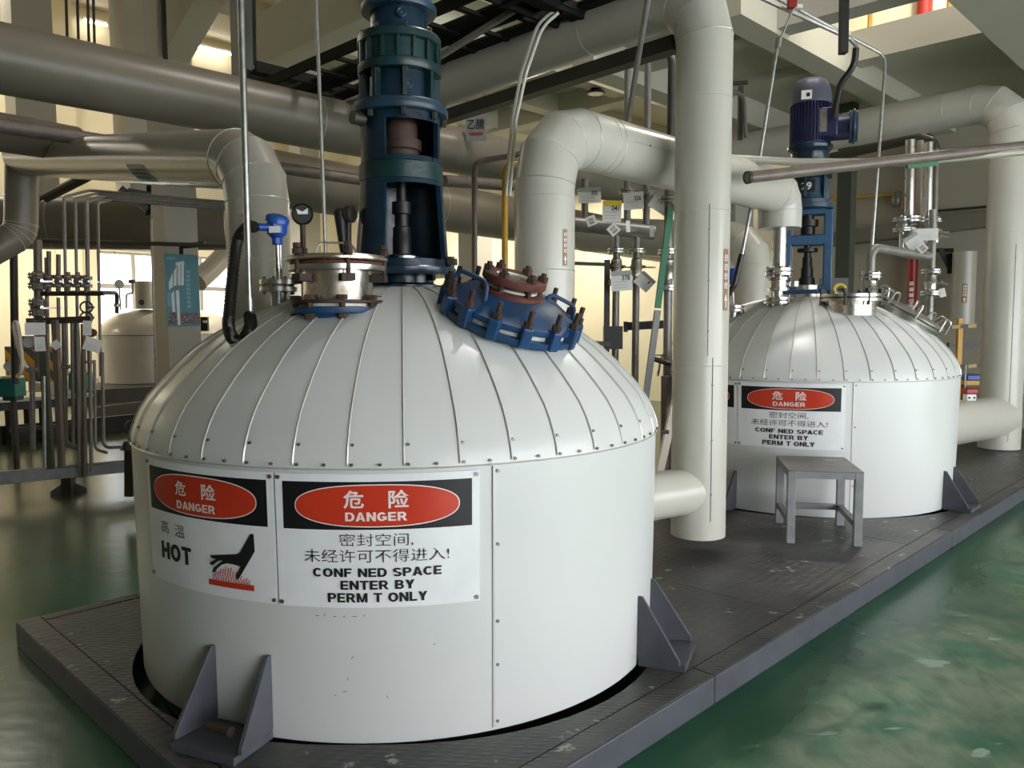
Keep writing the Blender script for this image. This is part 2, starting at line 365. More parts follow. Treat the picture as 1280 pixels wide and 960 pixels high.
def _arc(cx, cy, rx, ry, a0, a1, tx, ty, n=10):
    P = []
    for i in range(n):
        q = []
        for k, o in ((i, 0), (i + 1, 0), (i + 1, 1), (i, 1)):
            a = math.radians(a0 + (a1 - a0) * k / n); q.append((cx + (rx - tx * o) * math.cos(a), cy + (ry - ty * o) * math.sin(a)))
        P.append(q)
    return P
def _r(x0, y0, x1, y1): return [(x0, y0), (x1, y0), (x1, y1), (x0, y1)]
def block_letter(c, t=.25):
    """heavy grotesque capitals as polygons, one unit high; returns polygons and width"""
    h = t * .80; W_ = .82
    if c == ' ': return [], .36
    if c == 'D': return [_r(0, 0, t, 1), _r(t, 0, .42, h), _r(t, 1 - h, .42, 1)] + _arc(.42, .5, .42, .5, -90, 90, t, h, 14), .84
    if c == 'A': return [[(0, 0), (t * 1.05, 0), (.50, 1), (.32, 1)], [(.88 - t * 1.05, 0), (.88, 0), (.56, 1), (.38, 1)], _r(.24, .20, .64, .20 + h * .9)], .88
    if c == 'N': return [_r(0, 0, t, 1), _r(.84 - t, 0, .84, 1), [(0, 1), (t, 1), (.84, 0), (.84 - t, 0)]], .84
    if c == 'G': return _arc(.43, .5, .43, .5, 40, 330, t, h, 20) + [_r(.45, .36, .86, .36 + h * .9), _r(.86 - t, .14, .86, .5)], .88
    if c == 'E': return [_r(0, 0, t, 1), _r(t, 0, .72, h), _r(t, 1 - h, .72, 1), _r(t, .5 - h / 2, .67, .5 + h / 2)], .74
    if c == 'F': return [_r(0, 0, t, 1), _r(t, 1 - h, .70, 1), _r(t, .5 - h / 2, .62, .5 + h / 2)], .71
    if c == 'P': return [_r(0, 0, t, 1), _r(t, 1 - h, .45, 1), _r(t, .36, .45, .36 + h)] + _arc(.45, .68, .33, .32, -90, 90, t, h, 12), .80
    if c == 'R': return block_letter('P', t)[0] + [[(.36, .40), (.62, .40), (.88, 0), (.60, 0)]], .88
    if c == 'B': return [_r(0, 0, t, 1), _r(t, 1 - h, .45, 1), _r(t, .5 - h / 2, .47, .5 + h / 2), _r(t, 0, .47, h)] + _arc(.45, .73, .31, .27, -90, 90, t, h * .9, 10) + _arc(.47, .29, .34, .29, -90, 90, t, h * .9, 10), .82
    if c == 'O': return _arc(.46, .5, .46, .5, 0, 360, t, h, 26), .92
    if c == 'C': return _arc(.44, .5, .44, .5, 42, 318, t, h, 20), .84
    if c == 'S': return _arc(.39, .72, .38, .28, 20, 270, t * .95, h, 14) + _arc(.39, .28, .39, .28, 90, -160, t * .95, h, 14), .79
    if c == 'T': return [_r(0, 1 - h, .80, 1), _r(.40 - t / 2, 0, .40 + t / 2, 1 - h)], .80
    if c == 'H': return [_r(0, 0, t, 1), _r(.84 - t, 0, .84, 1), _r(t, .5 - h / 2, .84 - t, .5 + h / 2)], .84
    if c == 'L': return [_r(0, 0, t, 1), _r(t, 0, .70, h)], .71
    if c == 'M': return [_r(0, 0, t * .95, 1), _r(1.0 - t * .95, 0, 1.0, 1), [(0, 1), (t * 1.1, 1), (.58, .0), (.42, 0)], [(1.0, 1), (1 - t * 1.1, 1), (.42, .0), (.58, 0)]], 1.0
    if c == 'Y': return [_r(.43 - t / 2, 0, .43 + t / 2, .45), [(0, 1), (t * 1.15, 1), (.43 + t / 2, .40), (.43 - t / 2, .40)], [(.86, 1), (.86 - t * 1.15, 1), (.43 - t / 2, .40), (.43 + t / 2, .40)]], .86
    return [_r(0, 0, t, 1)], t
def fit_latin(mb, body, x0, x1, y0, y1, fn, gap=.10, t=.25):
    x = 0; P = []
    for c in body:
        g, w = block_letter(c, t); P += [[(x + u, v) for u, v in q] for q in g]; x += w + gap
    x -= gap
    for q in P: mb.face([mb.b.verts.new(fn(x0 + (x1 - x0) * u / x, y0 + (y1 - y0) * v)) for u, v in q])
def fit_text(mb, body, x0, x1, y0, y1, fn, bold=0.0):
    """font lettering scaled into a box"""
    tmp = MB(); text_into(tmp, body, 1.0, lambda x, y: V((x, y, 0)), bold=bold); vs = list(tmp.b.verts)
    ax, bx = min(v.co.x for v in vs), max(v.co.x for v in vs); ay, by = min(v.co.y for v in vs), max(v.co.y for v in vs)
    mp = {v: mb.b.verts.new(fn(x0 + (x1 - x0) * (v.co.x - ax) / (bx - ax), y0 + (y1 - y0) * (v.co.y - ay) / (by - ay))) for v in vs}
    for f in tmp.b.faces: mb.face([mp[v] for v in f.verts])
    tmp.b.free()

def flat(o, X, Y):
    o, X, Y = V(o), V(X), V(Y); return lambda x, y: o + X * x + Y * y

# ================================================================== THE HALL
def on_b(px, py, b):
    d = (at(px, py, 1) - EYE); return EYE + d * ((b - EYE.dot(E2)) / d.dot(E2))
def on_a(px, py, a):
    d = (at(px, py, 1) - EYE); return EYE + d * ((a - EYE.dot(E1)) / d.dot(E1))
def on_z(px, py, z):
    d = (at(px, py, 1) - EYE); return EYE + d * ((z - EYE.z) / d.z)
AX = (E1, E2, UP)
def slab(mb, a0, a1, b0, b1, z0, z1): return mb.box(W((a0 + a1) / 2, (b0 + b1) / 2, (z0 + z1) / 2), (a1 - a0, b1 - b0, z1 - z0), AX)

A_L, A_R, B_B, B_F, H_C = -9.0, 13.6, 22.0, -6.0, 9.5
struct('floor', slab(MB(), A_L, A_R, -9, B_B, -.1, 0), 'floor', smooth=False)
# back wall with one wide window
wl, wr = AB(on_b(124, 400, B_B))[0], AB(on_b(292, 400, B_B))[0]
wz1, wz0 = on_b(150, 315, B_B).z, 1.15
mb = MB()
slab(mb, A_L, wl, B_B, B_B + .3, 0, H_C); slab(mb, wr, A_R, B_B, B_B + .3, 0, H_C)
slab(mb, wl, wr, B_B, B_B + .3, 0, wz0); slab(mb, wl, wr, B_B, B_B + .3, wz1, H_C)
for a in (-4.6, 1.0, 6.6): slab(mb, a - .3, a + .3, B_B - .16, B_B, 0, H_C)
struct('wall_back', mb, 'wall', smooth=False)
mb = MB(); n = 4
for i in range(n + 1):
    a = wl + (wr - wl) * i / n; slab(mb, a - .05, a + .05, B_B + .02, B_B + .12, wz0, wz1)
for z in (wz0, wz0 + (wz1 - wz0) * .62, wz1): slab(mb, wl, wr, B_B + .03, B_B + .11, z - .06, z + .06)
wf = struct('window_1', mb, 'column', smooth=False)
gl = slab(MB(), wl, wr, B_B + .065, B_B + .072, wz0, wz1).build('pane', 'glass', wf, smooth=False)
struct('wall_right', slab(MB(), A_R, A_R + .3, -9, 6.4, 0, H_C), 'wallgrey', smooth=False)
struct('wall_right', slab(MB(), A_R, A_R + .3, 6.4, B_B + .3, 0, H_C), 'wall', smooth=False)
# added unseen front wall; gateway right and openings on upper floor shaped to steer daylight
mb = MB()
slab(mb, A_L, -2.2, B_F - .3, B_F, 0, H_C); slab(mb, 12.0, A_R, B_F - .3, B_F, 0, H_C)
slab(mb, -2.2, 12.0, B_F - .3, B_F, 3.3, 6.2); slab(mb, -2.2, 12.0, B_F - .3, B_F, 8.4, H_C); slab(mb, -2.2, 4.0, B_F - .3, B_F, 6.2, 8.4)
struct('added_wall_front', mb, 'wallgrey', smooth=False)
struct('added_wall_left', slab(MB(), A_L - .3, A_L, -9, B_B + .3, 0, H_C), 'wallgrey', smooth=False)  # unseen wall, added to keep the left side dark
mb = slab(MB(), A_L - .3, A_R + .3, B_F, B_B + .3, H_C, H_C + .3)
struct('ceiling', mb, 'concrete', smooth=False)
for i, b in enumerate((6.2, 10.4, 14.6, 18.8)):
    struct('ceiling_beam', slab(MB(), A_L, A_R, b - .2, b + .2, H_C - .55, H_C), 'concrete', smooth=False)
for a in (-3.2, 2.6, 8.4):
    struct('ceiling_beam', slab(MB(), a - .2, a + .2, B_F, B_B, H_C - .7, H_C), 'concrete', smooth=False)
def column(px_corner, py, Y, s, z1=H_C, m='column', z0=0):
    """square column whose nearest vertical edge is the given one"""
    c = at(px_corner, py, Y); a, b = AB(c)
    return struct('column', slab(MB(), a, a + s, b, b + s, z0, z1), m, smooth=False), a, b
colp, pa, pb = column(208, 350, 12.0, .5)              # the column with the poster
cb = at(100, 295, 16.3); ca_, cb_ = AB(cb)
struct('beam', slab(MB(), A_L, ca_ + 2.2, cb_ - .2, cb_ + 1.6, cb.z - .1, cb.z + .35), 'concrete', smooth=False)
column(156, 60, 16.6, .80, z0=cb.z + .35)
column(16, 60, 16.0, .72, z0=cb.z + .35)
column(922, 100, 11.9, .55)
column(372, 70, 22.5, .6)
column(592, 140, 16.6, .5)
column(299, 60, 9.3, .2, m='green_steel', z0=3.6)
column(1062, 300, 11.6, .2, z1=4.8, m='green_steel')
# floor over the rear bay, on beams
struct('rear_floor_slab', slab(MB(), 5.35, A_R, 6.9, 10.5, 5.3, 5.6), 'soffit', smooth=False)
for b in (7.5, 8.9, 10.3): struct('beam', slab(MB(), 5.35, A_R, b - .13, b + .13, 5.0, 5.3), 'soffit', smooth=False)
for a in (5.5, 10.2): struct('beam', slab(MB(), a - .15, a + .15, 6.9, 10.5, 4.95, 5.3), 'soffit', smooth=False)
# haunched beam that lands on the poster column
mb = MB(); z0 = at(235, 62, 12).z
pr = [W(pa + .05, pb, z0 - .1), W(pa + .05, pb - 1.2, z0 + .45), W(pa + .05, 1, z0 + .45), W(pa + .05, 1, z0 + 1.2), W(pa + .05, pb, z0 + 1.2)]
mb.prism(pr, E1 * .4); struct('beam', mb, 'concrete', smooth=False)
# upper floor with the hoisting opening over the tanks
ZS, ZT = 4.70, 4.93
mb = MB()
slab(mb, 9.56, A_R, -6, 5.9, ZS, ZT); slab(mb, 7.0, 9.56, 3.85, 5.9, ZS, ZT); slab(mb, A_L, 9.56, -6, 2.3, ZS, ZT)
struct('upper_floor_slab', mb, 'concrete', smooth=False)
mb = MB()
slab(mb, 7.72, 8.0, 2.3, 5.9, 4.5, 5.3)
struct('beam', mb, 'column', smooth=False)
mb = MB(); slab(mb, 9.56, 9.86, 2.0, 5.9, 4.58, ZS); struct('beam', mb, 'concrete', smooth=False)
mb = MB(); slab(mb, 7.0, A_R, 3.85, 4.15, 4.45, ZS); struct('beam', mb, 'concrete', smooth=False)
mb = MB(); slab(mb, 5.0, A_R, 1.6, 2.3, 4.35, ZS); struct('beam', mb, 'concrete', smooth=False)
mb = MB(); slab(mb, 7.0, A_R, 5.6, 5.9, 4.35, ZS); struct('beam', mb, 'concrete', smooth=False)
struct('wall_upper', slab(MB(), A_R - .25, A_R - .01, -3, 5.9, ZT, H_C), 'wall', smooth=False)

# daylight comes in through the front openings and the window; the lamps here are added, unseen sources
def fill_light(p, power, size=.4, col=(1, .93, .80)):
    l = bpy.data.lights.new('added_fill', 'AREA'); l.shape = 'DISK'; l.size = size; l.energy = power; l.color = col
    o = bpy.data.objects.new('added_fill', l); COL.objects.link(o); o.location = p; return o
for a, b in ((-3, 19.6), (1.5, 20), (5.5, 19.5), (9.5, 19)): fill_light(W(a, b, 4.6), 85)  # added to brighten the lower back wall
for a, b in ((11.8, 10.5), (11.8, 14.5)): fill_light(W(a, b, 4.4), 95)  # added to light the cream part of the end wall
for a, b in ((-4, 20), (0, 20.3), (4, 20), (8.5, 19.5)): fill_light(W(a, b, 9.0), 70, size=1.4)  # added to lift the upper back wall, no fittings modelled
for a, b in ((10.9, 1.0), (11.6, 3.2)): fill_light(W(a, b, 8.4), 120)  # added so the wall of the upper floor looks lit
for a, b in ((5.6, 2.9), (7.0, 1.2)): fill_light(W(a, b, 8.6), 75, col=(1, .96, .93))  # added to light the faces of the hoisting opening from above

# ================================================================== PLATFORM
DZ = .12
deck = thing('steel_platform', 'low grey chequer plate platform carrying the white tanks', 'platform', W(1.02, 1.64, 0))
def plate_bay(a0, a1, b0, b1, hole=None):
    mb = MB()
    if hole is None: slab(mb, a0, a1, b0, b1, DZ - .012, DZ)
    else:
        ha, hb, poly = hole
        angs = sorted(set([2 * PI * i / 72 for i in range(72)] + [math.atan2(y - hb, x - ha) % (2 * PI) for x in (a0, a1) for y in (b0, b1)]))
        def rad(t): return poly(math.degrees(t))
        inn, out = [], []
        for t in angs:
            c, s_ = math.cos(t), math.sin(t); L = 1e9
            if c > 1e-9: L = min(L, (a1 - ha) / c)
            if c < -1e-9: L = min(L, (a0 - ha) / c)
            if s_ > 1e-9: L = min(L, (b1 - hb) / s_)
            if s_ < -1e-9: L = min(L, (b0 - hb) / s_)
            r = min(rad(t), L - .004)
            inn.append((ha + c * r, hb + s_ * r)); out.append((ha + c * L, hb + s_ * L))
        lv = []
        for z in (DZ, DZ - .012):
            lv.append(([mb.b.verts.new(W(x, y, z)) for x, y in inn], [mb.b.verts.new(W(x, y, z)) for x, y in out]))
        for i in (0, 1): mb.skin(lv[i][0], lv[i][1])
        mb.skin(lv[0][0], lv[1][0]); mb.skin(lv[0][1], lv[1][1])
    return mb.build('plate', 'plate', deck, smooth=False)
a1_, b1_ = AB(T1); a2_, b2_ = AB(T2)
# the cut-outs leave a gap towards the four sides of the platform
def cut(deg):
    return 1.198 + .048 * abs(math.cos(math.radians(2 * deg))) ** 1.3
g = .005
plate_bay(1.13, 3.76, 1.75, 4.34, (a1_, b1_, cut))
plate_bay(3.76 + g, 4.62, 1.75, 4.34)
plate_bay(4.62 + g, 5.48, 1.75, 4.34)
plate_bay(5.48 + g, 8.25, 1.75, 4.34, (a2_, b2_, cut))
plate_bay(8.25 + g, 9.9, 1.75, 4.34); plate_bay(9.9 + g, 12.4, 1.75, 4.34)
def edge(a0, a1, b0, b1):
    slab(MB(), a0, a1, b0, b1, 0, DZ - .004).build('edge_channel', 'slate', deck, smooth=False, bevel=.004); return slab(MB(), a0 + .002, a1 - .002, b0 + .006, b1 - .002, DZ - .0035, DZ + .002).build('edge_plate', 'plate', deck, smooth=False)
edge(1.02, 1.125, 1.64, 4.42)
edge(1.13, 2.86, 1.64, 1.745); edge(2.865, 6.05, 1.64, 1.745); edge(6.055, 12.4, 1.64, 1.745)
edge(1.13, 12.4, 4.345, 4.42)
# loose bits lying on it
bolt = MB().cyl(at(262, 906, 2.66) + V((0, 0, .0)), at(289, 915, 2.60), .017, n=10)
# ================================================================== TANKS
PROF = [(1.207, 1.096), (1.203, 1.125), (1.19, 1.165), (1.165, 1.22), (1.13, 1.275), (1.085, 1.327), (1.025, 1.39), (.95, 1.46), (.87, 1.52), (.78, 1.575), (.68, 1.625), (.57, 1.67), (.44, 1.708), (.3, 1.735), (.15, 1.75), (0, 1.755)]
RT, RB = 1.207, 1.186
def dome_z(r):
    for (r0, z0), (r1, z1) in zip(PROF, PROF[1:]):
        if r1 <= r <= r0: return z0 + (z1 - z0) * (r0 - r) / (r0 - r1 + 1e-9)
    return PROF[0][1]
def rim(th, r, z): return V((r * math.sin(th), -r * math.cos(th), z))
def shell_r(z): return RB + (RT - RB) * (z - DZ) / (1.096 - DZ)
NSEG = 40
def make_tank(loc, label, dz, gus, seams, tw):
    t = thing('reactor_tank', label, 'tank', loc); o = V(loc)
    def mv(mb): bmesh.ops.translate(mb.b, verts=mb.b.verts, vec=o); return mb
    mb = MB(); mb.lathe([(RB - .012, .13), (RB, .118), (RB + .002, .125), (shell_r(.6), .6), (RT - .004, 1.09 + dz), (RT - .03, 1.092 + dz)], n=128, caps=False)
    mv(mb).build('shell_jacket', 'white', t)
    mv(MB().lathe([(1.13, .012), (1.13, .3)], n=64)).build('inner_vessel', 'dark', t)
    # domed top: gores meeting in folded seams, each gore almost flat across
    mb = MB(); rings = []
    for r, z in PROF[:-1]:
        rings.append([mb.b.verts.new(rim(tw + 2 * PI * (i / (NSEG * 3)), r * (1 + (.0 if i % 3 == 0 else -.0022)), z + dz)) for i in range(NSEG * 3)])
    lip = [mb.b.verts.new(rim(tw + 2 * PI * (i / (NSEG * 3)), RT + .001, 1.08 + dz)) for i in range(NSEG * 3)]
    mb.skin(lip, rings[0])
    for A, B in zip(rings, rings[1:]): mb.skin(A, B)
    mb.face(rings[-1])
    dm = mv(mb).build('domed_cover', 'white', t, ang=50)
    for i in range(NSEG):
        th = tw + 2 * PI * i / NSEG; mb = MB(); pts = [rim(th, r + .0015, z + dz + .001) for r, z in PROF[:14]]
        e = V((math.cos(th), math.sin(th), 0))
        L = [mb.b.verts.new(p - e * .0036) for p in pts]; R = [mb.b.verts.new(p + e * .0036) for p in pts]
        nn = []
        for k in range(len(pts)):
            d = (pts[min(k + 1, len(pts) - 1)] - pts[max(k - 1, 0)]).normalized(); nn.append(e.cross(d) * -1 if e.cross(d).z < 0 else e.cross(d))
        T = [mb.b.verts.new(p + n_ * .004) for p, n_ in zip(pts, nn)]
        for k in range(len(pts) - 1):
            mb.face([L[k], L[k + 1], T[k + 1], T[k]]); mb.face([T[k], T[k + 1], R[k + 1], R[k]])
        mv(mb).build('seam_strip', 'seam', dm, ang=60)
    mb = MB(); mb.torus(V((0, 0, 1.085 + dz)), UP, RT + .001, .0035, n=128, m=6); mv(mb).build('rim_bead', 'seam', t)
    mb = MB()
    for i in range(NSEG):
        th = tw + 2 * PI * i / NSEG
        for q, r, z in ((0, RT + .003, 1.10), (0, 1.19, 1.165), (.5, RT + .003, 1.10)):
            p = rim(th + .013 + 2 * PI * q / NSEG, r + .001, z + dz); d = rim(th, 1, 0)
            mb.cyl(p - d * .004, p + d * .004, .0055, n=8)
    mv(mb).build('screw_row', 'screw', t)['kind'] = 'stuff'
    for th in seams:
        th = math.radians(th); mb = MB(); d = rim(th, 1, 0); e = V((math.cos(th), math.sin(th), 0))
        p = rim(th, RB, .13); q = rim(th, RT - .003, 1.08 + dz); mb.bar(p, q, .007, .005, up=d)
        mv(mb).build('vertical_seam', 'seam', t)
        mb = MB(); mb.bar(p - e * .005, q - e * .005, .003, .0052, up=d); mv(mb).build('seam_gap', 'seam_dark', t)
        for z in (1.06, .80, .52, .36, .15):
            pp = rim(th + .012, shell_r(z), z + (dz if z > 1 else 0)); mb = MB().cyl(pp - d * .003, pp + d * .005, .006, n=8)
            mv(mb).build('seam_screw', 'screw', t)
    for th in gus:
        for s in (-1, 1):
            a = math.radians(th + s * 5.9); d = rim(a, 1, 0); e = V((math.cos(a), math.sin(a), 0))
            p = rim(a, 1.19, DZ)
            mb = MB(); tri = [p + UP * .03, p + d * .185 + UP * .03, p + d * .185 + UP * .05, p + d * .022 + UP * .30, p + UP * .30]
            mb.prism([q - e * .008 for q in tri], e * .016); mv(mb).build('support_gusset', 'slate', t, smooth=False, bevel=.002)
        a = math.radians(th); d = rim(a, 1, 0); e = V((math.cos(a), math.sin(a), 0))
        mb = MB(); mb.box(rim(a, 1.290, DZ + .0155), (.27, .20, .029), (e, d, UP)); mv(mb).build('support_plate', 'slate', t, smooth=False, bevel=.003)
    return t
tank1 = make_tank(T1, 'large white domed tank nearest the camera with two danger signs beside each other', 0.0, (-22, 68, -112, 158), (22.4, -100), math.radians(-1.5))
tank2 = make_tank(T2, 'white domed tank further along the platform behind the grey step stool', 0.05, (45.7, -50.2, 135.7), (-3.6, 95), math.radians(2.0))
o = bolt.build('rusty_bolt', 'rust'); tag(o, 'rusty bolt lying between the front support gussets of the near tank', 'bolt')

rs = random.Random(5)
for (px, py, L_, an) in ((396, 770, .02, .1), (405, 769, .012, 1.2), (418, 771, .018, 0), (430, 771, .014, .5), (443, 771, .026, .1), (455, 770, .01, 1), (440, 823, .018, .8), (434, 850, .016, 1.3), (430, 866, .024, .1), (418, 871, .008, 0), (484, 873, .018, -1), (543, 806, .012, .3), (460, 905, .02, .1)):
    d_ = at(px, py, 1) - EYE; A2 = d_.x ** 2 + d_.y ** 2; B2 = -2 * (d_.x * T1.x + d_.y * T1.y); C2_ = T1.x ** 2 + T1.y ** 2 - 1.2 ** 2
    p = EYE + d_ * ((-B2 - math.sqrt(max(0, B2 * B2 - 4 * A2 * C2_))) / (2 * A2)); th_ = math.atan2(p.x - T1.x, -(p.y - T1.y)); r_ = shell_r(p.z) + .0012
    e_ = V((math.cos(th_), math.sin(th_), 0)); c_ = T1 + rim(th_, r_, p.z); u_ = e_ * math.cos(an) + UP * math.sin(an); v_ = (UP * math.cos(an) - e_ * math.sin(an)) * .0016
    mb = MB(); mb.face([mb.b.verts.new(q) for q in (c_ - u_ * L_ / 2, c_ - v_, c_ + u_ * L_ / 2, c_ + v_)]); mb.build('scratch', 'seam_dark', tank1, smooth=False)

# ------------------------------------------------------------------ danger signs, curved to the jacket
def make_sign(tank, th0, th1, z0, z1, kind, label, grp):
    R0 = (shell_r(z0) + shell_r(z1)) / 2; Wd = R0 * math.radians(th1 - th0); Hh = z1 - z0; thm = math.radians((th0 + th1) / 2)
    c = V(tank.location)
    def fn(off):
        def f(x, y):
            z = z0 + y; r = shell_r(min(z, 1.09)) + .006 + off; return c + rim(thm + x / R0, r, z)
        return f
    s = thing('danger_sign', label, 'sign', c + rim(thm, R0, z0), grp)
    def sheet(mb, x0, x1, y0, y1, off, th=.003, nx=28, ny=1):
        f = fn(off); g_ = fn(off - th)
        A = [[mb.b.verts.new(f(x0 + (x1 - x0) * i / nx, y0 + (y1 - y0) * j / ny)) for i in range(nx + 1)] for j in range(ny + 1)]
        B = [[mb.b.verts.new(g_(x0 + (x1 - x0) * i / nx, y0 + (y1 - y0) * j / ny)) for i in range(nx + 1)] for j in range(ny + 1)]
        for j in range(ny):
            for i in range(nx): mb.face([A[j][i], A[j][i + 1], A[j + 1][i + 1], A[j + 1][i]]); mb.face([B[j][i], B[j + 1][i], B[j + 1][i + 1], B[j][i + 1]])
        for i in range(nx):
            mb.face([A[0][i], B[0][i], B[0][i + 1], A[0][i + 1]]); mb.face([A[ny][i], A[ny][i + 1], B[ny][i + 1], B[ny][i]])
        for j in range(ny):
            mb.face([A[j][0], A[j + 1][0], B[j + 1][0], B[j][0]]); mb.face([A[j][nx], B[j][nx], B[j + 1][nx], A[j + 1][nx]])
        return mb
    hw = Wd / 2
    sheet(MB(), -hw, hw, 0, Hh, 0).build('panel', 'sign_white', s, ang=30)
    hy0, hy1 = Hh * .587, Hh * .942; hx = hw * .921
    sheet(MB(), -hx, hx, hy0, hy1, .001, .001).build('header_band', 'sign_black', s, ang=30)
    def oval(mb, rx, ry, off):
        """flattened oval built as strips so that it follows the curve"""
        f = fn(off); cy = (hy0 + hy1) / 2; n = 40; prev = None
        for i in range(n + 1):
            u = -math.cos(PI * i / n); h = ry * max(0, 1 - abs(u) ** 2.5) ** (1 / 2.3); x = rx * u
            cur = [mb.b.verts.new(f(x, cy - h)), mb.b.verts.new(f(x, cy + h))]
            if prev: mb.face([prev[0], cur[0], cur[1], prev[1]])
            prev = cur
        bmesh.ops.remove_doubles(mb.b, verts=mb.b.verts, dist=1e-6); return mb
    ry = (hy1 - hy0) / 2 * .90; rx = hx * (.868 if kind == 'space' else .875)
    oval(MB(), rx, ry, .0016).build('oval_outline', 'letter_white', s, ang=30)
    oval(MB(), rx - .004, ry - .004, .0022).build('red_oval', 'sign_red', s, ang=30)
    mb = MB(); f = fn(.003); fuv = lambda u, v: f(-hw + Wd * u, Hh * v)
    if kind == 'space':
        fit_text(mb, '危', .342, .440, .745, .880, fuv, .02); fit_text(mb, '险', .556, .655, .745, .882, fuv, .02)
        fit_latin(mb, 'DANGER', .349, .645, .652, .718, fuv)
    else:
        fit_text(mb, '危', .327, .422, .748, .866, fuv, .02); fit_text(mb, '险', .544, .648, .745, .872, fuv, .02)
        fit_latin(mb, 'DANGER', .335, .640, .644, .708, fuv)
    mb.build('header_lettering', 'letter_white', s, smooth=False)
    mb = MB()
    if kind == 'space':
        fit_text(mb, '密封空间,', .317, .672, .462, .560, fuv, -.006)
        fit_text(mb, '未经许可不得进入!', .143, .845, .343, .440, fuv, -.006)
        fit_latin(mb, 'CONF NED SPACE', .184, .808, .234, .300, fuv); fit_latin(mb, 'ENTER BY', .318, .676, .139, .207, fuv); fit_latin(mb, 'PERM T ONLY', .255, .737, .043, .113, fuv)
        mb.build('lettering', 'ink', s, smooth=False)
    else:
        fit_text(mb, '高', .157, .240, .409, .512, fuv, -.002); fit_text(mb, '温', .303, .391, .407, .508, fuv, -.002)
        fit_latin(mb, 'HOT', .150, .440, .197, .338, fuv, t=.27)
        mb.build('lettering', 'ink', s, smooth=False)
        hand = [(.86, .525), (.88, .525), (.882, .393), (.782, .175), (.773, .16), (.762, .164), (.76, .188), (.79, .263), (.742, .273), (.701, .273), (.666, .255), (.634, .218), (.617, .184), (.597, .189), (.61, .222), (.675, .292), (.644, .282), (.603, .239), (.583, .248), (.587, .262), (.628, .292), (.596, .299), (.589, .317), (.773, .356), (.791, .372)]
        mb = MB(); ff = fn(.004); fc = mb.face([mb.b.verts.new((u, v, 0)) for u, v in hand]); bmesh.ops.triangulate(mb.b, faces=[fc])
        for v_ in mb.b.verts: v_.co = ff(-hw + Wd * v_.co.x, Hh * v_.co.y)
        mb.build('hand_pictogram', 'ink', s, smooth=False)
        mb = MB(); sheet(mb, -hw + Wd * .567, -hw + Wd * .867, Hh * .082, Hh * .126, .002, .001, 10)
        ff = fn(.003)
        for k in range(15):
            x = .605 + .235 * k / 14; h = .035 + .075 * math.exp(-((x - .70) / .07) ** 2) + .012 * (k % 2)
            for q in range(3):
                y0 = .128 + h * q / 3; wv = .005 * (-1) ** q
                mb.face([mb.b.verts.new(ff(-hw + Wd * u, Hh * v)) for u, v in ((x - .003, y0), (x + .004, y0), (x + .004 + wv, y0 + h / 3), (x - .002 + wv, y0 + h / 3))])
        mb.build('flame_pictogram', 'sign_red', s, smooth=False)
    for i, (sx, sy) in enumerate(((-.965, .03), (.965, .03), (-.965, .97), (.965, .97))):
        mb = MB(); p = fn(0)(sx * hw, sy * Hh); d = (p - c); d.z = 0; d.normalize(); mb.cyl(p - d * .002, p + d * .005, .0075, n=10)
        mb.build('screw', 'screw', s)
    return s
make_sign(tank1, -46.2, -13.9, .609, 1.070, 'hot', 'high temperature danger sign with black hand on the near tank', 'danger signs on the tanks')
make_sign(tank1, -13.6, 19.8, .607, 1.070, 'space', 'large confined space danger sign on the near tank', 'danger signs on the tanks')
make_sign(tank2, -75.5, -43.9, .628, 1.118, 'hot', 'danger sign on the further tank half hidden by the thick white pipe', 'danger signs on the tanks')
make_sign(tank2, -43.6, -6.4, .628, 1.118, 'space', 'confined space danger sign on the further tank above the step stool', 'danger signs on the tanks')

# ================================================================== FITTINGS ON THE NEAR TANK
def bolts(mb, c, axis, R, n, r, h0, h1, a0=0.0):
    x, y, z = basis(axis); c = V(c)
    for i in range(n):
        a = a0 + 2 * PI * i / n; p = c + x * (R * math.cos(a)) + y * (R * math.sin(a)); mb.cyl(p + z * h0, p + z * h1, r, n=6)
    return mb
def flange_pair(parent, c, axis, R, t=.018, gap=.012, n=8, m='steel', names=('flange', 'flange_bolt')):
    """two bolted discs on one axis; the bolts of one joint are one part"""
    x, y, z = basis(axis); c = V(c)
    MB().cyl(c - z * (t + gap / 2), c - z * gap / 2, R, n=28).build(names[0], m, parent)
    MB().cyl(c + z * gap / 2, c + z * (t + gap / 2), R, n=28).build(names[0], m, parent)
    MB().cyl(c - z * gap / 2, c + z * gap / 2, R * .62, n=20).build('gasket', 'ptfe', parent)
    k = t + gap / 2
    if R > .08:
        for i in range(n):
            p = c + (x * math.cos(2 * PI * i / n) + y * math.sin(2 * PI * i / n)) * (R * .80); MB().cyl(p - z * (k + R * .16), p + z * (k + R * .16), R * .085, n=6).build(names[1], 'screw', parent)
    else: bolts(MB(), c, axis, R * .80, n, R * .085, -k - R * .16, k + R * .16).build(names[1], 'screw', parent)
def spline(P, k=8):
    """smooth curve through the points"""
    P = [V(p) for p in P]; Q = [P[0] * 2 - P[1]] + P + [P[-1] * 2 - P[-2]]; out = []
    for i in range(1, len(Q) - 2):
        a, b, c, d = Q[i - 1:i + 3]
        for j in range(k):
            t = j / k; out.append(.5 * ((2 * b) + (c - a) * t + (2 * a - 5 * b + 4 * c - d) * t * t + (3 * b - a - 3 * c + d) * t ** 3))
    return out + [P[-1]]
def arc(c, r, a0, a1, u, v, n=5):
    """points of an arc in the plane u,v"""
    return [V(c) + V(u) * (r * math.cos(a0 + (a1 - a0) * i / n)) + V(v) * (r * math.sin(a0 + (a1 - a0) * i / n)) for i in range(n + 1)]
